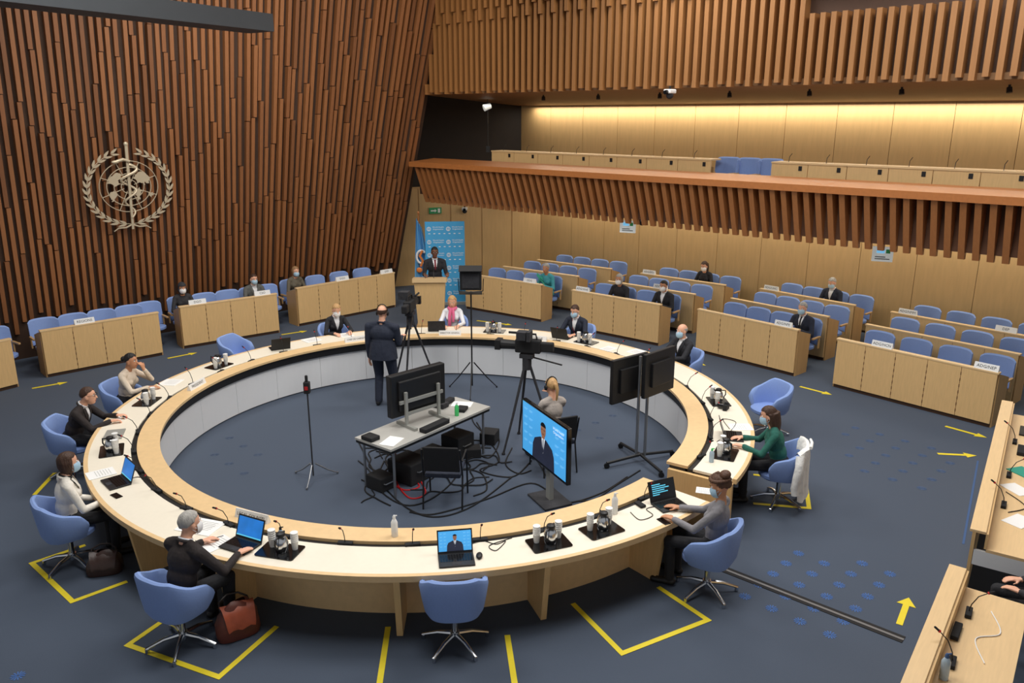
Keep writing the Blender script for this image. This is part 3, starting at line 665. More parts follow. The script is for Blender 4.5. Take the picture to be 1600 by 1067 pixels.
def ringplate(u,v,text,label,outward):
    a=ang(at(u,v,.8)); p=ring(a,3.8,.77); plate(text,p,rad(a)+(-pi/2 if outward else pi/2),label,.42,.09)
ringplate(290,600,'PRESIDENT','name plate reading PRESIDENT on left of ring table ledge',False)
ringplate(398,805,'LEGAL COUNSEL','name plate reading LEGAL COUNSEL on near ring table ledge',True)
ringplate(840,528,'EXD/WHE','name plate reading EXD/WHE in front of the laptop man',False)
ringplate(704,518,'DIRECTOR GENERAL','name plate reading DIRECTOR GENERAL before the pink-scarf woman',False)
ringplate(552,527,'CHEF DE CABINET','name plate in front of the fair-haired woman writing',False)
# ------------------------------------------------------------------ table-top items
cup=[]
def tray(u,v,where,cups=2):
    a=ang(at(u,v,.75)); p=ring(a,4.22,.75); rz=rad(a)+pi/2; M3=Matrix.Rotation(rz,3,'Z')
    t=MB(); pts=[]
    for cx,cy,a0 in((.18,.115,0),(-.18,.115,90),(-.18,-.115,180),(.18,-.115,270)):
        for k in range(4): b=rad(a0+30*k); pts.append((cx+.025*cos(b),cy+.025*sin(b)))
    t.prism(pts,0,.01); o=t.build('serving_tray','gloss',None,loc=p,rz=rz); tag(o,'black serving tray '+where,'tray','black serving trays')
    q=p+M3@V((.02,0,.01)); j=thing('coffee_jug','steel vacuum jug on tray '+where,'jug',q,rz+random.uniform(-1,1),'vacuum jugs')
    m=MB(); m.lathe([(.058,0),(.066,.02),(.070,.07),(.062,.12),(.045,.155),(.04,.16)],18); m.build('body','chrome',j,True)
    m=MB(); m.lathe([(.042,.16),(.046,.175),(.04,.19),(.015,.2)],16); m.build('lid','black',j,True); m=MB(); m.tube([(0,-.045,.165),(0,-.10,.16),(0,-.105,.10),(0,-.068,.04)],.009,8); m.build('handle','black',j,True)
    m=MB(); m.tube([(0,.04,.155),(0,.07,.178)],.016,8,.009); m.build('spout','black',j,True)
    for k in range(cups):
        x,y=((-.11,.05),(.13,.06),(-.12,-.05))[k]
        for c in range(5):
            cup.append((p+M3@V((x,y,.01+c*.022)),'paper cup in %s stack on tray %s'%(('left','right','front')[k],where)))
for u,v,w in((185,703,'beside the silver laptop'),(222,628,'left of the PRESIDENT plate'),(470,830,'beside the legal counsel laptop'),(838,826,'right of the speaker laptop'),(918,812,'left of the white bottle'),
    (1105,705,'nearest the woman in green'),(1112,628,'by the stills camera at right'),(770,521,'right of the pink-scarf woman'),(908,538,'right of the laptop man'),(332,570,'near the empty chair at left')): tray(u,v,w)
m=MB(); m.lathe([(.026,0),(.037,.09),(.039,.092),(.037,.094),(.032,.094)],12)
for i,(p,lb) in enumerate(cup):
    if i==0: c0=m.build('paper_cup','white',None,True); o=c0
    else: o=c0.copy(); COL.objects.link(o)
    o.location=p; tag(o,lb,'cup',lb.replace('paper cup','paper cups')) 
def figure_display(m,w,h,y0):
    # materials: 0 blue,1 white,2 suit,3 skin,4 dark,5 pale
    m.cur=0; m.qxz(-w/2,w/2,-h/2,h/2,y0)
    m.cur=5
    for i in range(5):
        for x in(-.46,-.34,.26,.38): m.qxz(x*w,(x+.085)*w,h*(.38-.16*i),h*(.38-.16*i+.012),y0-.001); m.qxz(x*w,(x+.06)*w,h*(.355-.16*i),h*(.355-.16*i+.012),y0-.001)
    k=1.35; fw=lambda x:x*w*k; fh=lambda z:(z*k-.055)*h
    m.cur=2; m.pxz([(fw(-.19),-.5*h),(fw(-.18),fh(-.12)),(fw(-.15),fh(-.02)),(fw(-.05),fh(.055)),(fw(.05),fh(.055)),(fw(.15),fh(-.02)),(fw(.18),fh(-.12)),(fw(.19),-.5*h)],y0-.002)
    m.cur=1; m.pxz([(fw(-.028),fh(.06)),(fw(.028),fh(.06)),(0,fh(-.17))],y0-.003)
    m.cur=2; m.pxz([(fw(-.008),fh(.045)),(fw(.008),fh(.045)),(fw(.008),fh(-.13)),(0,fh(-.16)),(fw(-.008),fh(-.13))],y0-.0035)
    m.cur=3; m.pxz([(fw(-.024),fh(.10)),(fw(-.024),fh(.05)),(fw(.024),fh(.05)),(fw(.024),fh(.10))],y0-.0036); m.pxz([(fw(.044)*cos(2*pi*q/20),fh(.175)+.112*k*h*sin(2*pi*q/20)) for q in range(20)],y0-.004)
    m.cur=4; m.pxz([(fw(.046)*cos(pi*q/8),fh(.225)+.066*k*h*sin(pi*q/8)) for q in range(9)],y0-.005)
    for a,b in((-.034,-.007),(.007,.034)): m.qxz(fw(a),fw(b),fh(.178),fh(.186),y0-.005)
    m.qxz(fw(-.017),fw(.017),fh(.116),fh(.123),y0-.005)
FD=['scr_blue','scr_white','scr_suit','scr_skin','scr_dark','scr_pale']
def laptop(u,v,label,kind,rzoff=0,body='black',r=4.26,tilt=20,loc=None,rz=None):
    if loc is None:
        a=ang(at(u,v,.75)); loc=ring(a,r,.75); rz=rad(a)+pi/2+rzoff
    t=thing('laptop',label,'laptop',loc,rz); m=MB(); m.box((0,0,.011),(.34,.235,.016)); m.build('base',body,t,bevel=.004)
    m=MB()
    for i in range(5):
        for j in range(12): m.box((-.143+.026*j,.075-.026*i,.020),(.021,.021,.003))
    m.build('keyboard','gloss',t); m=MB(); m.box((0,-.078,.0195),(.09,.055,.002)); m.build('touchpad','charcoal',t)
    T=rad(tilt); R=Matrix.Rotation(-T,3,'X'); hinge=V((0,.115,.018))
    m=MB(); m.box((0,0,.112),(.34,.008,.224)); m.v=[tuple(hinge+R@V(p)) for p in m.v]; m.build('screen_lid',body,t)
    m=MB()
    if kind=='speaker': figure_display(m,.315,.19,0); mats=FD
    else:
        m.qxz(-.157,.157,-.095,.095,0); mats=['scr_win' if kind=='blue' else 'scr_dark','scr_cyan']
        m.cur=1
        if kind=='text':
            for i in range(6): m.qxz(-.13,(-.02,.05,.09,.03,.07,-.04)[i],.06-.022*i,.07-.022*i,-.001)
        elif kind=='blue': m.qxz(-.157,.157,-.095,-.083,-.001)
    m.v=[tuple(hinge+R@(V(p)+V((0,-.0048,.115)))) for p in m.v]; m.build('display',mats,t)
laptop(172,757,'black laptop with blue screen before the woman in cream','blue',.1)
laptop(410,828,'black laptop with blue screen before the grey-haired man','blue',-.1)
laptop(709,850,'black laptop showing the speaker, before the empty foreground chair','speaker',0,r=4.3)
laptop(1046,790,'black laptop with white text on dark screen by the grey sweater woman','text',-.3)
laptop(1160,684,'open dark laptop before the woman in green','dark',.1)
laptop(418,537,'open laptop near the empty chair at left','dark',-.3)
laptop(683,509,'open laptop before the woman with pink scarf','dark',0,body='charcoal')
laptop(880,527,'open black laptop before the man with red lanyard','dark',0)
a=ang(at(178,680,.75)); p=ring(a,4.25,.75); m=MB(); m.box((0,0,.011),(.33,.23,.02)); m.cur=1; m.box((0,0,.022),(.06,.03,.001)); o=m.build('laptop',['greymetal','white'],None,bevel=.004,loc=p,rz=rad(a)+pi/2); tag(o,'closed silver laptop before the man in black jacket','laptop')
def bottle(p,label,m1,h=.24,r=.034,capm='white'):
    t=thing('bottle',label,'bottle',p); m=MB(); m.lathe([(r*.9,0),(r,.01),(r,h*.68),(r*.6,h*.8),(r*.4,h*.84)],16); m.build('body',m1,t,True); m=MB(); m.lathe([(r*.45,h*.84),(r*.45,h*.94),(r*.2,h)],12); m.tube([(0,0,h*.97),(.03,0,h*.985)],.006,6); m.build('cap',capm,t,True)
def onring(u,v,z=.75,r=None):
    p=at(u,v,z)
    if r: p=ring(ang(p),r,z)
    return p
bottle(onring(617,840),'tall white pump bottle alone on near table','white',.25)
bottle(onring(960,802),'white bottle beside the right-hand near tray','white',.24)
bottle(onring(440,850),'small clear sanitizer bottle left of the legal counsel tray','water',.19,.03,'black')
bottle(ring(-29,4.12,.75),'green-capped clear bottle near the table gap','water',.18,.03,'greenled')
def sheets(lst):
    for i,(u,v,rot,lb,mm,sz) in enumerate(lst):
        p=at(u,v,.75); a=ang(p); rr=(p-V((TC.x,TC.y,.75))).length; p=ring(a,min(4.36,max(4.13,rr)),.75+.0)
        m=MB(); m.box((0,0,.003+.001*(i%3)),(sz[0],sz[1],.006)); 
        m.cur=1
        for k in range(6): m.box((-.01*(k%2),sz[1]*(.32-.1*k),.0072+.001*(i%3)),(sz[0]*.7,.004,.0006))
        o=m.build('paper_sheet',[mm,'greymetal'],None,loc=p,rz=rad(a)+pi/2+rot); tag(o,lb,'paper')
sheets([(345,806,.2,'open ring binder of papers before the grey-haired man','paper',(.42,.297)),(338,850,-.25,'loose sheet beside the grey-haired man with a pen on it','paper',(.21,.297)),
 (150,742,.1,'white sheets before the woman in cream','paper',(.24,.3)),(250,596,.1,'sheets before the woman resting her chin','paper',(.3,.297)),(535,519,0,'sheet being written on by the fair-haired woman','paper',(.25,.297)),
 (1110,770,.4,'notepad near the woman in grey sweater','paper',(.15,.21)),(1165,668,.2,'papers before the woman in green','paper',(.24,.297)),(1000,548,.1,'sheet before the bald masked man','paper',(.24,.297)),(480,528,.1,'sheets left of the fair-haired woman','paper',(.3,.297)),(950,545,0,'white pages beside the right far tray','paper',(.22,.29))])
p=onring(338,840,.758); m=MB(); m.cyl((-.07,0,0),(.07,0,0),.005,n=8); o=m.build('pen','ink',None,loc=p,rz=.6); tag(o,'black pen on the loose sheet','pen')
def small(name,lb,cat,u,v,dims,mm,rz=0,z=.75,rr=None):
    p=onring(u,v,z,rr); m=MB(); m.box((0,0,dims[2]/2),dims); o=m.build(name,mm,None,bevel=min(dims)*.3,loc=p,rz=rz); tag(o,lb,cat); return o
small('phone','black phone lying before the woman in grey sweater','phone',1037,815,(.075,.15,.009),'gloss',.5)
small('phone','black phone beside the laptop of the woman in cream','phone',182,775,(.075,.15,.009),'gloss',.9)
small('power_adapter','black power adapter on table left of text laptop','adapter',1000,790,(.07,.13,.03),'blackmat',.5)
m=MB(); m.ell((0,0,.016),(.032,.055,.02)); o=m.build('computer_mouse','black',None,True,loc=onring(749,870,.752)); tag(o,'black computer mouse right of the speaker laptop','mouse')
t=thing('stills_camera','black stills camera lying on table by right tray','camera',onring(1130,640,.75,4.25),1.0); m=MB(); m.box((0,0,.045),(.14,.06,.09)); m.box((0,0,.1),(.05,.05,.03)); m.build('body','blackmat',t,bevel=.01); m=MB(); m.cyl((0,.03,.045),(0,.12,.045),.035); m.build('lens','gloss',t,True)
def cable(pts,label,mm='black',r=.006,name='cable',group=None):
    P=[V(p) for p in pts]; out=[]
    for i in range(len(P)-1):
        p0,p1,p2,p3=P[max(i-1,0)],P[i],P[i+1],P[min(i+2,len(P)-1)]
        for k in range(8):
            t=k/8; out.append(.5*((2*p1)+(p2-p0)*t+(2*p0-5*p1+4*p2-p3)*t*t+(3*p1-p0-3*p2+p3)*t**3))
    out.append(P[-1]); m=MB(); m.tube(out,r,6); tag(m.build(name,mm,None,True),label,'cable',group)
def tc(lst,z=.756): return [at(u,v,z) for u,v in lst]
cable(tc([(735,850),(755,845),(775,850),(790,845),(775,860),(765,852),(800,840)]),'thin black cable curled right of the speaker laptop',r=.004)
cable(tc([(985,800),(1000,812),(1020,805),(1010,795),(1030,790)]),'thin black cable looped beside the text laptop',r=.004)
cable(tc([(195,752),(215,745),(235,750),(245,742),(225,738)]),'thin black cable by the blue-screen laptop of woman in cream',r=.004)
cable(tc([(1120,690),(1135,680),(1150,660),(1130,655),(1140,670)]),'thin black cable before the woman in green',r=.004)
cable(tc([(645,838),(660,842),(675,838),(690,842)]),'thin black cable left of the speaker laptop',r=.004)
# ------------------------------------------------------------------ lectern, banner, flag
t=thing('lectern','light maple lectern under the standing speaker','lectern',LEC,rad(2))
m=MB(); m.hull([V(p) for p in((-.30,-.2,.04),(.30,-.2,.04),(.30,.2,.04),(-.30,.2,.04),(-.36,-.24,1.08),(.36,-.24,1.08),(.36,.2,1.08),(-.36,.2,1.08))]); m.build('body','maple',t)
m=MB(); m.box((0,0,.02),(.66,.46,.04)); m.build('plinth','maple_dark',t); m=MB(); m.hull([V(p) for p in((-.4,-.28,1.08),(.4,-.28,1.08),(.4,.2,1.08),(-.4,.2,1.08),(-.4,-.28,1.18),(.4,-.28,1.18),(.4,.2,1.12),(-.4,.2,1.12))]); m.build('reading_top','maple_h',t)
for s in(-1,1):
    m=MB(); m.tube([(s*.1,-.2,1.15),(s*.09,-.1,1.3),(s*.07,.05,1.4)],.007,6); m.cap((s*.07,.05,1.4),(s*.065,.09,1.42),.013,.013,8); m.build('microphone_stem','black',t)
bp=V((-1.74,20.7,0)); t=thing('pull_up_banner','tall blue banner of repeated white organisation logos behind the speaker','banner',bp,rad(6))
m=MB(); m.box((0,0,1.13),(1.02,.012,2.12)); m.build('sheet','bannerblue',t); m=MB(); m.box((0,0,.035),(1.06,.16,.07)); m.build('base','greymetal',t); m=MB(); m.cyl((0,.03,.05),(0,.03,2.2),.012); m.build('pole','greymetal',t)
for r in range(6):
    for c in range(2):
        x=-.24+.5*c; z=2.02-.34*r; lettering('World Health\nOrganization',.052,'white',t,(x+.07,-.0075,z),(pi/2,0,0))
        m=MB(); m.tube([(x-.17+.05*cos(2*pi*k/16),-.009,z-.02+.05*sin(2*pi*k/16)) for k in range(17)],.007,5); m.box((x-.17,-.009,z-.02),(.01,.004,.11)); 
        m.tube([(x-.17+.03*cos(2*pi*k/12),-.009,z-.02+.03*sin(2*pi*k/12)) for k in range(13)],.004,5); m.build('logo','white',t)
    if r<5:
        m=MB(); [m.box((-.4+.13*k,-.008,1.88-.34*r),(.05,.004,.018)) for k in range(7)]; m.build('logo_strip','white',t)
t=thing('flag','light blue flag with orange and white device on a pole','flag',(-2.44,20.95,0)); m=MB(); m.cyl((0,0,0),(0,0,2.35),.016); m.lathe([(.2,0),(.2,.03),(.05,.06)],16); m.ell((0,0,2.38),(.03,.03,.05)); m.build('pole','cap_wood',t,True)
m=MB(); vs=[]; nx,nz=16,10
for i in range(nx+1):
    for j in range(nz+1):
        z=2.25-1.75*j/nz; wd=.14+.40*j/nz; x=-.02+wd*(i/nx-.25); vs.append((x,-.06+.05*sin(i*1.35+j*.1)*(1),z-.25*(i/nx)*(1-j/nz)))
m.add(vs,[(i*(nz+1)+j,i*(nz+1)+j+1,(i+1)*(nz+1)+j+1,(i+1)*(nz+1)+j) for i in range(nx) for j in range(nz)]); m.build('cloth','flagblue',t,True)
m=MB(); m.tube([(.06+.12*cos(rad(x)),-.135,1.25+.17*sin(rad(x))) for x in range(40,320,20)],.03,6); m.build('device','white',t,True); m=MB(); m.tube([(.04,-.14,1.0),(.10,-.145,1.15),(.02,-.145,1.28),(.1,-.145,1.42)],.035,6); m.ell((.0,-.14,.9),(.08,.02,.07)); m.build('orange_device','orange',t,True)
def onback(u,v,off=.03):
    x,dy,dz=ray(u,v); o=V((0,0,CH)); d=V((x,dy,dz)); k=(e0+en*off).dot(en)/d.dot(en); return o+d*k
p=onback(680,329,.05); t=thing('exit_sign','green exit sign with white arrow high behind the banner','sign',p,math.atan2(ed.y,ed.x)); m=MB(); m.box((0,0,0),(.36,.06,.17)); m.build('panel','green',t)
m=MB(); m.pxz([(-.14,-.02),(-.02,-.02),(-.02,-.05),(.04,0),(-.02,.05),(-.02,.02),(-.14,.02)],-.032); m.qxz(.07,.14,-.06,.06,-.032); m.build('pictogram','white',t)
# fixtures
def fixture(p,label,name,cat,kind,rz=0):
    t=thing(name,label,cat,p,rz); m=MB(); m.cyl((0,0,0),(0,0,-.06),.02); m.build('mount','black',t)
    if kind=='cam': m=MB(); m.box((0,0,-.10),(.16,.22,.08)); m.build('housing','white',t,bevel=.02); m=MB(); m.cyl((0,-.1,-.11),(0,-.17,-.12),.04); m.build('lens','gloss',t,True); m=MB(); m.ell((0,0,-.17),(.07,.07,.07)); m.build('dome','charcoal',t,True)
    else: m=MB(); m.cyl((0,0,-.05),(0,-.02,-.13),.04,.045); m.build('lamp_can','black',t,True)
for i in range(8):
    a=3.0+1.6*i; fixture(RP(a,.9,5.34-.05*.9-.0),'small black spotlight under gallery ceiling, %s from the left'%nth(i),'ceiling_spotlight','spotlight','spot')
fixture(RP(7.2,-.3,5.36),'white dome camera under the upper slatted fascia','surveillance_camera','camera','cam',RZ)
fixture(RP(6.3,.3,2.82),'dark dome camera hanging below the gallery edge','surveillance_camera','camera','cam',RZ)
fixture(onback(726,326,.15)+V((0,0,.1)),'small white camera on wall right of the exit sign','surveillance_camera','camera','cam')
for u,v,d,w in((981,354,17.2,'left'),(1379,397,14.0,'right')):
    p=atd(u,v,d); t=thing('hanging_sign','white hanging screen with coloured picture below gallery, %s one'%w,'sign',p,RZ+rad(20)); m=MB(); m.box((0,0,0),(.34,.05,.26)); m.build('panel','signwhite',t)
    m=MB(); m.qxz(-.10,.03,.02,.09,-.027); m.cur=1; m.qxz(.05,.12,.02,.09,-.027); m.cur=2; m.qxz(-.12,.12,-.09,-.075,-.027); m.qxz(-.12,.05,-.055,-.04,-.027); m.build('picture',['scr_pale','greenled','ink'],t); m=MB(); m.cyl((0,0,.13),(0,0,2.83-p.z),.012); m.build('rod','black',t)
p=atd(762,170,22.3); t=thing('hanging_lamp','white-lit stage lamp on a dark rod by gallery corner','lamp',p); m=MB(); m.cyl((0,0,-1.0),(0,0,5.3-p.z),.012); m.build('rod','black',t); m=MB(); m.cyl((-.1,-.08,.02),(.08,-.02,.08),.09,.07); m.build('lamp_head','signwhite',t,True); m=MB(); m.box((0,0,-1.05),(.1,.1,.16)); m.build('lower_box','black',t)
# gallery desks, seats
for a0,a1,lb in((1.2,7.45,'left of the gap'),(8.75,16,'right of the gap')):
    t=thing('gallery_desk','long maple gallery desk above the parapet, '+lb,'desk',RP((a0+a1)/2,1.0,3.0),RZ); W=a1-a0; n=round(W/.75); w=W/n
    m=MB(); [m.box((-W/2+w*(i+.5),0,.47),(w-.012,.03,.94)) for i in range(n)]; m.build('front_panel','maple',t); m=MB(); m.box((0,.18,.95),(W,.42,.03)); m.build('desk_top','maple_h',t)
    for i in range(n):
        m=MB(); m.box((-W/2+w*(i+.8),-.02,.86),(.065,.012,.085)); m.build('control_panel','black',t)
        m=MB(); x=-W/2+w*(i+.4); m.tube([(x,.1,.96),(x,.12,1.06),(x+.02,.18,1.12)],.006,5); m.build('microphone','black',t)
    m=MB(); m.box((0,.2,.4),(W-.1,.02,.8)); m.build('back_board','maple_dark',t)
for i,a in enumerate((7.55,8.02,8.49)): dup(fs_,RP(a,1.3,3.05),RZ+pi,'blue seat in the gallery desk gap, %s from the left'%ORD[i],'gallery seats')
# ------------------------------------------------------------------ TV equipment in ring
c1,c2,c3=at(556,684,.73),at(612,702,.73),at(770,633,.73); ctr=(c1+c3+c2+at(705,622,.73))/4; tz=math.atan2((c3-c2).y,(c3-c2).x)
t=thing('folding_table','long folding table with pale top in middle of ring','table',(ctr.x,ctr.y,0),tz); Wt=2.0; Dt=.68
m=MB(); m.box((0,0,.715),(Wt,Dt,.03)); m.build('tabletop','tablegrey',t); m=MB(); m.box((0,0,.68),(Wt-.02,Dt-.02,.04)); m.build('frame','black',t)
for sx in(-1,1):
    for sy in(-1,1): m=MB(); m.cyl((sx*(Wt/2-.1),sy*(Dt/2-.06),0),(sx*(Wt/2-.1),sy*(Dt/2-.06),.69),.018,n=8); m.build('leg','steel',t)
Tm=Matrix.Rotation(tz,3,'Z'); tl=lambda x,y,z: V((ctr.x,ctr.y,0))+Tm@V((x,y,z))
t=thing('monitor','large monitor seen from behind on grey bracket stand','monitor',tl(-.04,.03,.73),tz-rad(8))
m=MB(); m.box((0,.11,.44),(.94,.11,.60)); m.box((0,.04,.44),(.72,.06,.42)); m.build('screen_housing','black',t,bevel=.015); m=MB(); m.box((0,.167,.44),(.90,.004,.54)); m.build('display','gloss',t)
m=MB()
for s in(-1,1): m.box((s*.28,-.02,.27),(.04,.035,.46)); m.box((s*.28,-.02,.02),(.05,.42,.04))
m.box((0,0,.36),(.74,.03,.045)); m.box((0,0,.18),(.56,.03,.035)); m.build('bracket','greymetal',t)
def onTable(name,lb,cat,x,y,d,mm,rz=0):
    m=MB(); m.box((0,0,d[2]/2),d); o=m.build(name,mm,None,bevel=min(d)*.2,loc=tl(x,y,.73),rz=tz+rz); tag(o,lb,cat)
onTable('paper_sheet','white sheets at left end of the folding table','paper',-.8,-.15,(.3,.21,.008),'paper',.3)
onTable('intercom_box','black intercom box on left end of the folding table','box',-.92,.12,(.16,.2,.06),'blackmat')
onTable('headset_case','black headset lying at the right of folding table','headset',.62,-.12,(.18,.14,.05),'blackmat',.4)
onTable('paper_sheet','white sheet at right end of the folding table','paper',.82,.05,(.21,.297,.004),'paper',.5)
onTable('intercom_box','small dark control box at right end of folding table','box',.75,.25,(.2,.1,.06),'blackmat',.2)
onTable('video_switcher','dark flat video switcher in front of the monitor bracket','switcher',-.1,-.26,(.5,.12,.06),'blackmat',.03)
onTable('converter_box','small black converter box right of the monitor','box',.54,.22,(.16,.2,.08),'charcoal',.1)
bottle(tl(.42,-.2,.73),'small green bottle on the folding table','greenled',.2,.03,'white')
for i,(x,y,d) in enumerate(((-.8,.1,(.25,.3,.2)),(-.35,.0,(.4,.45,.3)),(.15,.05,(.45,.4,.22)),(.65,.0,(.36,.34,.34)))):
    t=thing('equipment_case','black equipment case under folding table, %s from its left'%ORD[i],'case',tl(x,y,0),tz); m=MB(); m.box((0,0,d[2]/2),d); m.build('body','blackmat',t,bevel=.015); m=MB(); m.tube([(-.08,-d[1]/2-.002,d[2]*.6),(-.07,-d[1]/2-.03,d[2]*.6),(.07,-d[1]/2-.03,d[2]*.6),(.08,-d[1]/2-.002,d[2]*.6)],.008,6); m.build('handle','steel',t)
for i,(u,v,d,lb) in enumerate(((600,752,(.5,.09,.05),'black power strip on carpet left of the visitor chair'),(765,690,(.28,.24,.18),'black box on carpet right of the folding table'),(735,712,(.22,.3,.14),'low black box behind the visitor chair'))):
    m=MB(); m.box((0,0,d[2]/2),d); o=m.build('power_strip' if i==0 else 'equipment_box','blackmat',None,bevel=.01,loc=at(u,v),rz=tz+.4*i); tag(o,lb,'power strip' if i==0 else 'box')
def visitor(p,rz,label):
    t=thing('visitor_chair',label,'chair',p,rz,'black visitor chairs'); m=MB(); m.box((0,0,.45),(.46,.45,.06)); m.build('seat','navy',t,bevel=.02); m=MB(); m.hull([V(q) for q in((-.23,-.25,.52),(.23,-.25,.52),(.23,-.21,.52),(-.23,-.21,.52),(-.22,-.33,.88),(.22,-.33,.88),(.22,-.29,.88),(-.22,-.29,.88))]); m.build('backrest','blackmat',t,bevel=.015)
    for s in(-1,1):
        m=MB(); m.tube([(s*.25,.24,0),(s*.25,.2,.45),(s*.25,.15,.66),(s*.25,-.22,.66)],.012,8); m.build('front_leg','black',t); m=MB(); m.tube([(s*.25,-.26,0),(s*.25,-.18,.44),(s*.24,-.31,.85)],.012,8); m.build('rear_leg','black',t)
visitor(at(697,782),rad(-5),'black visitor chair in front of the folding table')
visitor((op.x,op.y,0),rad(22),'black visitor chair under the seated camera operator')
def tripod(t,h,R,r=.018,mm='black'):
    for k in range(3):
        a=2*pi*k/3+.5; m=MB(); m.tube([(.04*cos(a),.04*sin(a),h),(R*.6*cos(a),R*.6*sin(a),h*.42),(R*cos(a),R*sin(a),.015)],r,8,r*.7); m.cyl((R*cos(a),R*sin(a),0),(R*cos(a),R*sin(a),.03),r*1.2,n=8); m.build('leg',mm,t)
def tvcam(p,rz,h,label):
    t=thing('broadcast_camera',label,'camera',p,rz); tripod(t,h-.2,.48,.022,'charcoal')
    m=MB(); m.cyl((0,0,h-.28),(0,0,h-.1),.07); m.box((0,0,h-.07),(.14,.2,.06)); m.build('tripod_head','charcoal',t); m=MB(); m.tube([(.05,-.05,h-.1),(.14,-.5,h-.22)],.013,8); m.build('pan_bar','black',t)
    m=MB(); m.box((0,-.02,h+.08),(.14,.38,.2)); m.box((0,-.30,h+.08),(.1,.2,.14)); m.build('body','blackmat',t,bevel=.02); m=MB(); m.cyl((0,.16,h+.08),(0,.40,h+.08),.065,.075); m.box((0,.43,h+.08),(.18,.08,.14)); m.build('lens','black',t)
    m=MB(); m.tube([(0,-.15,h+.17),(0,-.13,h+.26),(0,.12,h+.26),(0,.15,h+.17)],.016,8); m.build('handle','black',t); m=MB(); m.box((-.1,.05,h+.26),(.16,.14,.12)); m.box((-.1,-.06,h+.26),(.18,.05,.14)); m.build('viewfinder','charcoal',t); m=MB(); m.cyl((.09,.05,h+.24),(.09,.3,h+.24),.018); m.build('microphone','blackmat',t)
tvcam(at(645,606),rad(-8),1.48,'broadcast camera on tripod in front of standing operator')
tvcam(V((.22,11.25,0)),rad(75),1.5,'broadcast camera on tripod in front of seated operator')
p=at(738,612); t=thing('studio_light','black studio light panel on thin black tripod stand','light',p); tripod(t,.55,.5,.012); m=MB(); m.cyl((0,0,.12),(0,0,1.86),.014); m.build('pole','black',t)
m=MB(); m.box((0,-.02,2.06),(.38,.10,.34)); m.build('lamp_panel','blackmat',t,bevel=.01); m=MB(); m.box((0,-.075,2.06),(.3,.01,.26)); m.build('lamp_face','charcoal',t)
for z,rx in((2.28,.5),(1.85,-.5)): m=MB(); m.box((0,-.1,z),(.40,.16,.012),0,rx); m.build('barn_door','black',t)
m=MB(); m.tube([(-.22,.02,2.08),(-.21,.02,1.86),(0,.02,1.84),(.21,.02,1.86),(.22,.02,2.08)],.01,6); m.build('yoke','black',t)
p=at(490,748); t=thing('microphone_stand','thin stand topped by small device with red light','stand',p); tripod(t,.22,.34,.011,'steel'); m=MB(); m.cyl((0,0,.05),(0,0,1.25),.011); m.build('pole','charcoal',t); m=MB(); m.box((0,0,1.33),(.08,.08,.16)); m.cyl((0,0,1.4),(0,0,1.5),.02); m.build('device','blackmat',t,bevel=.01); m=MB(); m.box((0,-.042,1.33),(.045,.006,.05)); m.build('indicator','red',t)
# TV
t=thing('television','large television showing the speaker, on a floor stand','television',(.40,9.42,0),rad(-64.3)); m=MB(); m.box((0,.03,.86),(1.22,.06,.74)); m.build('housing','gloss',t,bevel=.008)
m=MB(); figure_display(m,1.17,.68,0); m.v=[(a_,b_-.003,c_+.87) for a_,b_,c_ in m.v]; m.build('display',FD,t); m=MB(); m.box((0,.1,.45),(.10,.06,.9)); m.build('pole','greymetal',t); m=MB(); m.box((0,.1,.015),(.5,.4,.03)); m.build('base','charcoal',t,bevel=.01)
lettering('World Health\nOrganization',.05,'scr_white',t,(.40,-.012,1.10),(pi/2,0,0))
p=at(1000,722); t=thing('display_stand','wheeled stand carrying two black screens back to us','stand',p)
for s in(-1,1): m=MB(); m.cyl((s*.06,0,.1),(s*.06,0,1.6),.022,n=8); m.build('column','steel',t)
for k in range(4):
    a=pi/2*k+.4; m=MB(); m.tube([(0,0,.12),(.55*cos(a),.55*sin(a),.08)],.022,8); m.cyl((.55*cos(a),.55*sin(a)-.015,.04),(.55*cos(a),.55*sin(a)+.015,.04),.04,n=12); m.build('caster_leg','black',t)
for x,y,zz,rz in((-.21,.0,1.28,rad(38)),(.22,.10,1.34,rad(44))):
    m=MB(); m.box((0,0,0),(.70,.06,.64)); m.box((0,-.045,0),(.45,.05,.35)); o=m.build('screen','black',t,bevel=.01); o.location=(x,y,zz); o.rotation_euler=(0,0,rz)
# cables on the floor
def fc(lst,r=.008): return [at(u,v,r) for u,v in lst]
cable(fc([(620,690),(612,745),(630,765),(655,760),(640,745),(620,752),(640,778),(665,770),(650,740)]),'red cable looping on the carpet under the folding table','red',.011)
for i,(l,lb) in enumerate((([(560,690),(600,760),(660,805),(730,795),(800,745)],'black cable running along carpet in front of black visitor chair'),([(600,720),(590,760),(640,790),(700,760),(740,700)],'black cable from folding table past visitor chair'),
  ([(700,690),(760,690),(780,720),(750,735),(800,745),(830,720)],'black cable looping right of the visitor chair'),([(745,660),(760,690),(745,705),(765,715),(780,690),(770,670)],'black cable coil under right end of folding table'),
  ([(840,720),(870,770),(890,785),(940,770),(980,745)],'black cable from television to display stand'),([(735,635),(740,660),(760,680)],'black cable at foot of the studio light'),([(640,800),(680,803),(760,780),(830,755),(870,780)],'black cable curving behind the near table edge'),
  ([(1000,735),(960,760),(930,780),(900,783)],'black cable left of display stand'),([(560,720),(580,740),(570,765),(590,780),(610,790)],'black cable left of the red cable'),([(720,760),(740,750),(735,735),(755,742),(760,765),(740,775)],'black cable coil right of the visitor chair legs'),([(800,700),(790,725),(810,740),(830,735)],'black cable under the seated operator\'s camera'))): cable(fc(l),lb,'black',.011)
rc=random.Random(11)
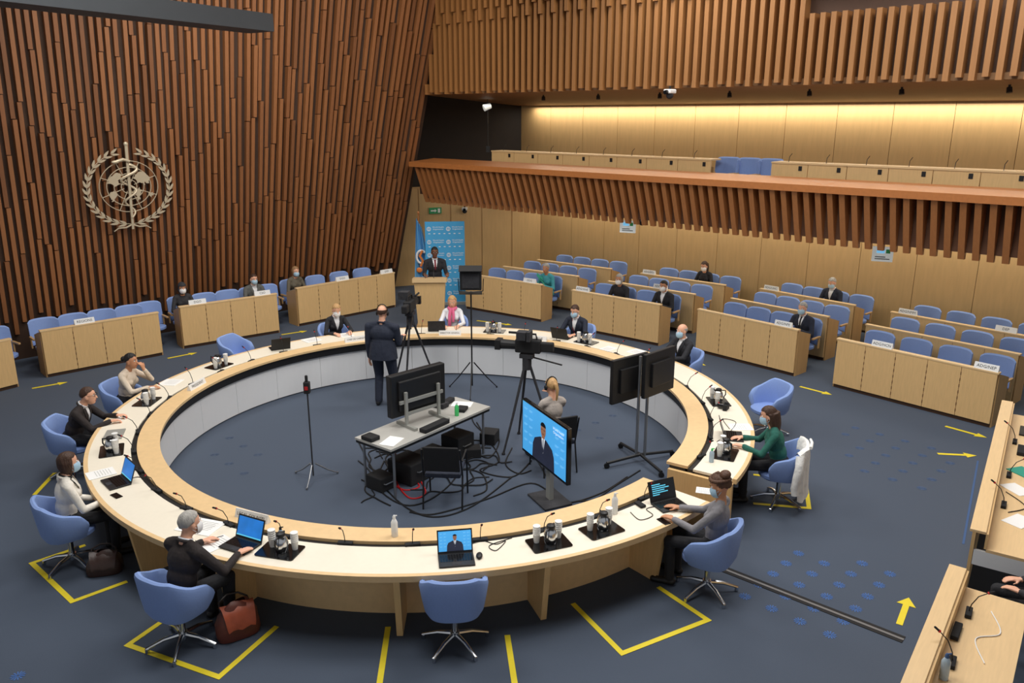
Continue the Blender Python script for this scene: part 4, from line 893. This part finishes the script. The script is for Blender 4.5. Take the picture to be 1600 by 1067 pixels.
for i in range(16):
    u,v=rc.uniform(585,770),rc.uniform(705,755); l=[]; a=rc.uniform(0,6.28)
    for k in range(7): l.append((min(800,max(565,u)),min(785,max(700,v)))); a+=rc.uniform(-1.4,1.4); u+=24*cos(a); v+=11*sin(a)
    cable(fc(l,.010+.002*(i%4)),'one of the tangled thin black cables on carpet around the folding table','black',.009,group='tangled black cables around the folding table')
# bags
def bag(p,rz,label,mm,w,d,h,seed,fm):
    t=thing('bag',label,'bag',p,rz); rows=[]
    for z,a,b in((0,.80,.75),(.03,.97,1.0),(.2,1.02,1.08),(.45,1.0,1.0),(.7,.90,.78),(.88,.78,.52),(.97,.64,.28),(1.0,.45,.1)):
        row=[]
        for k in range(25):
            q=2*pi*k/24; c_,s_=cos(q),sin(q); wr=1+.045*sin(5*q+7*z+seed)*min(1,z*3)
            row.append((a*w/2*math.copysign(abs(c_)**.6,c_)*wr+.05*w*z,b*d/2*math.copysign(abs(s_)**.6,s_)*wr,z*h*(1-.10*sin(q*2+seed)*z)))
        rows.append(row)
    m=MB(); m.grid(rows); m.build('body',mm,t,True)
    m=MB(); m.grid([[(w*.42*(j-3)/3*(1-.05*i)+.03*w,y*d,z*h+.012*sin(j*1.9+i)) for j in range(7)] for i,(y,z) in enumerate(((.18,.90),(0,1.0),(-.26,.93),(-.46,.74),(-.58,.5),(-.6,.40)))]); m.build('flap',fm,t,True)
    m=MB(); m.tube([(-w*.34,.02,h*.85),(-w*.33,.06,h*1.05),(-w*.1,.11,h*1.14),(w*.16,.11,h*1.10),(w*.33,.06,h*1.0),(w*.36,.02,h*.85)],.010,8); m.build('handle','leather_bk',t,True)
bag(at(165,893),rad(15),'dark brown handbag on floor beside the woman in cream','leather_br',.36,.22,.25,1.,'leather_br')
bag(at(372,990),rad(35),'slouched brown satchel with rust-orange flap beside the grey-haired man','leather_or',.40,.24,.34,2.3,'leather_flap')
# ------------------------------------------------------------------ floor markings
def tape(pts,label,w=.055):
    P=[at(u,v,0) for u,v in pts]; m=MB()
    for i in range(len(P)-1):
        d=(P[i+1]-P[i]); L=d.length; c=(P[i]+P[i+1])/2; m.box((c.x,c.y,.003+.0006*(i%2)),(L+w*.9,w,.002),math.atan2(d.y,d.x))
    tag(m.build('floor_tape','yellow'),label,'floor tape','yellow tape outlines')
tape([(262,965),(200,1008),(342,1058),(430,981)],'yellow tape outline around the grey-haired man\'s chair')
tape([(606,982),(592,1075)],'yellow tape strip left of the empty foreground chair'); tape([(793,995),(806,1080)],'yellow tape strip right of the empty foreground chair')
tape([(897,945),(972,1021),(1106,969),(1031,919)],'yellow tape box on empty floor right of foreground chair')
tape([(130,853),(50,880),(113,940),(195,910)],'yellow tape outline around the chair of woman in cream'); tape([(85,740),(55,772)],'yellow tape strip behind the cream-jacketed woman')
tape([(1180,742),(1258,750),(1264,794),(1180,787)],'yellow tape outline around chair with white coat')
def arrow(u0,v0,u1,v1,label,w=.06):
    p,q=at(u0,v0,0),at(u1,v1,0); d=q-p; L=d.length; m=MB(); m.prism([(0,-w/2),(L-.16,-w/2),(L-.16,-w*1.5),(L,0),(L-.16,w*1.5),(L-.16,w/2),(0,w/2)],.002,.004); o=m.build('floor_arrow','yellow',None,loc=(p.x,p.y,0),rz=math.atan2(d.y,d.x)); tag(o,label,'floor arrow','yellow floor arrows')
arrow(50,607,106,597,'yellow floor arrow before second left desk'); arrow(262,560,308,551,'yellow floor arrow before third left desk'); arrow(440,523,480,517,'yellow floor arrow before left desk nearest the lectern'); arrow(745,501,800,508,'yellow floor arrow behind the pink-scarf woman')
arrow(1070,564,1103,571,'yellow floor arrow before third front desk'); arrow(1250,604,1300,617,'yellow floor arrow before the gap between right front desks'); arrow(1477,666,1542,684,'yellow floor arrow nearest the right front desk'); arrow(1465,709,1526,712,'yellow floor arrow pointing to right foreground desk'); arrow(1405,976,1420,934,'yellow floor arrow pointing up beside the floor track')
p,q=at(1112,882),at(1412,1000); d=q-p; m=MB(); m.box((0,0,.003),(d.length,.12,.006)); m.cur=1; m.box((0,0,.0065),(d.length,.03,.002)); o=m.build('floor_track',['track','steel'],None,loc=((p.x+q.x)/2,(p.y+q.y)/2,0),rz=math.atan2(d.y,d.x)); tag(o,'dark metal cable track across the carpet at lower right','track')
p,q=at(1528,720),at(1505,850); d=q-p; m=MB(); m.box((0,0,.002),(d.length,.025,.002)); o=m.build('floor_line','bluetape',None,loc=((p.x+q.x)/2,(p.y+q.y)/2,0),rz=math.atan2(d.y,d.x)); tag(o,'thin blue tape line on carpet beside right foreground desk','floor tape')
def inside(u,v,pg):
    r=False; n=len(pg)
    for i in range(n):
        (x1,y1),(x2,y2)=pg[i],pg[i-1]
        if (y1>v)!=(y2>v) and u<(x2-x1)*(v-y1)/(y2-y1)+x1: r=not r
    return r
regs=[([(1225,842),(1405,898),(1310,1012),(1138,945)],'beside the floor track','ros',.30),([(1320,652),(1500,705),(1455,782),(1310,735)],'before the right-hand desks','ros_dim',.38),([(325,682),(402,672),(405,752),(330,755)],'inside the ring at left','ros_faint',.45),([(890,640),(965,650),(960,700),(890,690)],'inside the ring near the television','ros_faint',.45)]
def rosette(mm):
    rb=MB()
    for k in range(12):
        a=k*pi/6; c_,s_=cos(a),sin(a); rb.prism([(c_*.012-s_*.003,s_*.012+c_*.003),(c_*.012+s_*.003,s_*.012-c_*.003),(c_*.055+s_*.007,s_*.055-c_*.007),(c_*.066,s_*.066),(c_*.055-s_*.007,s_*.055+c_*.007)],.001,.003)
    return rb.build('floor_rosette',mm)
RS={}
def putros(mm,p,label,group):
    if mm not in RS: RS[mm]=rosette(mm); o=RS[mm]
    else: o=RS[mm].copy(); COL.objects.link(o)
    o.location=p; tag(o,label,'floor rosette',group)
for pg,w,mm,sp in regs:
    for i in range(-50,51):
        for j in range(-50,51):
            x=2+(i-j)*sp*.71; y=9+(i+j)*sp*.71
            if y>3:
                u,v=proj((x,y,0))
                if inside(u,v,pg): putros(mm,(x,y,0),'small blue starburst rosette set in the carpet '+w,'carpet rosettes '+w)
putros('ros',at(28,1056),'single blue starburst rosette in the bottom left corner','carpet rosette in the corner')
# ------------------------------------------------------------------ foreground right desks
def fdesk(P0,P1,label):
    d=P1-P0; L=d.length; d.normalize(); out=V((-d.y,d.x,0)); 
    if out.x<0: out=-out
    rz=math.atan2(d.y,d.x); s=1 if V((-sin(rz),cos(rz),0)).dot(out)>0 else -1
    t=thing('panelled_desk',label,'desk',(P0.x,P0.y,0),rz,'foreground desks')
    m=MB(); m.box((L/2,0,.45),(L,.03,.90)); m.build('front_panel','maple',t); m=MB(); m.box((L/2,s*.03,.915),(L,.14,.03)); m.build('top_rail','maple_h',t,bevel=.004); m=MB(); m.box((L/2,s*.11,.83),(L,.02,.16)); m.build('inner_panel','maple',t)
    m=MB(); m.box((L/2,s*.36,.735),(L,.48,.03)); m.build('writing_top','maple_h',t)
    for x in(.015,L-.015): m=MB(); m.box((x,s*.3,.64),(.03,.56,.16)); m.build('end_panel','panelgrey',t)
    return lambda x,y,z=.75: P0+d*x+out*y+V((0,0,z)),rz
q1,z1=fdesk(V((7.0,10.7,0)),V((4.52,7.02,0)),'maple foreground desk at right edge with papers'); q2,z2=fdesk(V((3.98,6.38,0)),V((1.9,3.6,0)),'maple foreground desk in the bottom right corner')
def ond(q,x,y,name,lb,cat,d,mm,rz=0,):
    m=MB(); m.box((0,0,d[2]/2),d); o=m.build(name,mm,None,bevel=min(d)*.2,loc=q(x,y),rz=rz); tag(o,lb,cat)
ond(q1,3.6,.36,'paper_sheet','white papers near the end of right edge desk','paper',(.3,.21,.006),'paper',.5); ond(q1,2.2,.36,'folder','teal folder on the right edge desk','folder',(.24,.32,.01),'tealfold',.3); ond(q1,2.75,.3,'paper_sheet','white paper beside the teal folder','paper',(.21,.297,.005),'paper',.2); ond(q1,1.5,.3,'control_unit','black control unit on right edge desk','control unit',(.3,.12,.05),'blackmat',z1); ond(q1,.7,.3,'keyboard','black keyboard on far part of right edge desk','keyboard',(.36,.14,.025),'black',z1)
ond(q2,.8,.16,'control_unit','black control unit on bottom right desk','control unit',(.24,.06,.04),'blackmat',z2)
bottle(at(1474,1060,.75),'clear water bottle on the bottom right desk','water',.22,.033,'bluetape')
for i,(q,x) in enumerate(((q1,1.2),(q1,2.4),(q1,3.3),(q2,.45),(q2,1.25))): dup(mic,q(x,.20),z1+(pi if i%2 else 0),'gooseneck microphone on %s, %s from its far end'%(('right edge desk' if q is q1 else 'bottom right desk'),ORD[i%3]),'foreground desk microphones')
cable([q2(.3,.35,.757),q2(.6,.45,.757),q2(.8,.3,.757),q2(1.1,.4,.757)],'white cable lying on the bottom right desk','white',.005); cable([q1(2.9,.2,.757),q1(3.2,.4,.757),q1(3.45,.25,.757)],'black cable lying on right edge desk','black',.005)
# ------------------------------------------------------------------ light
def area(name,loc,sx,sy,e,col,rot=(0,0,0)):
    l=bpy.data.lights.new(name,'AREA'); l.shape='RECTANGLE'; l.size=sx; l.size_y=sy; l.energy=e; l.color=col; o=bpy.data.objects.new(name,l); COL.objects.link(o); o.location=loc; o.rotation_euler=rot; return o
warm=(1,.91,.77); gold=(1,.92,.77); neu=(1,.98,.95)
for x,y in((-4.5,9),(2.5,9),(-4.5,14.5),(2.5,14.5),(-1,6),(6,10)): area('ceiling_light',(x,y,ZC-.1),2.6,2.6,258,neu)
p=RP(8.5,4.40,5.06); area('gallery_cove_light',p,18,.16,190,gold,(0,0,RZ))
p=RP(8.5,4.3,2.78); area('rear_wall_cove_light',p,17,.15,130,gold,(0,0,RZ))
p=RP(7.5,2.2,2.76); area('under_gallery_light',p,15,.8,130,warm,(0,0,RZ))
p=RP(8,1.8,5.1); area('gallery_downlight',p,16,.6,70,warm,(0,0,RZ))
o=area('wall_wash_light',WL(3.5,8.3,4.2),9,1.0,190,warm); o.rotation_euler=(WL(3.5,4.2)-WL(3.5,8.3,4.2)).to_track_quat('-Z','Y').to_euler()
w=bpy.data.worlds.new('world'); S.world=w; w.use_nodes=True; b=w.node_tree.nodes['Background']; b.inputs[0].default_value=(.97,.98,1,1); b.inputs[1].default_value=.40
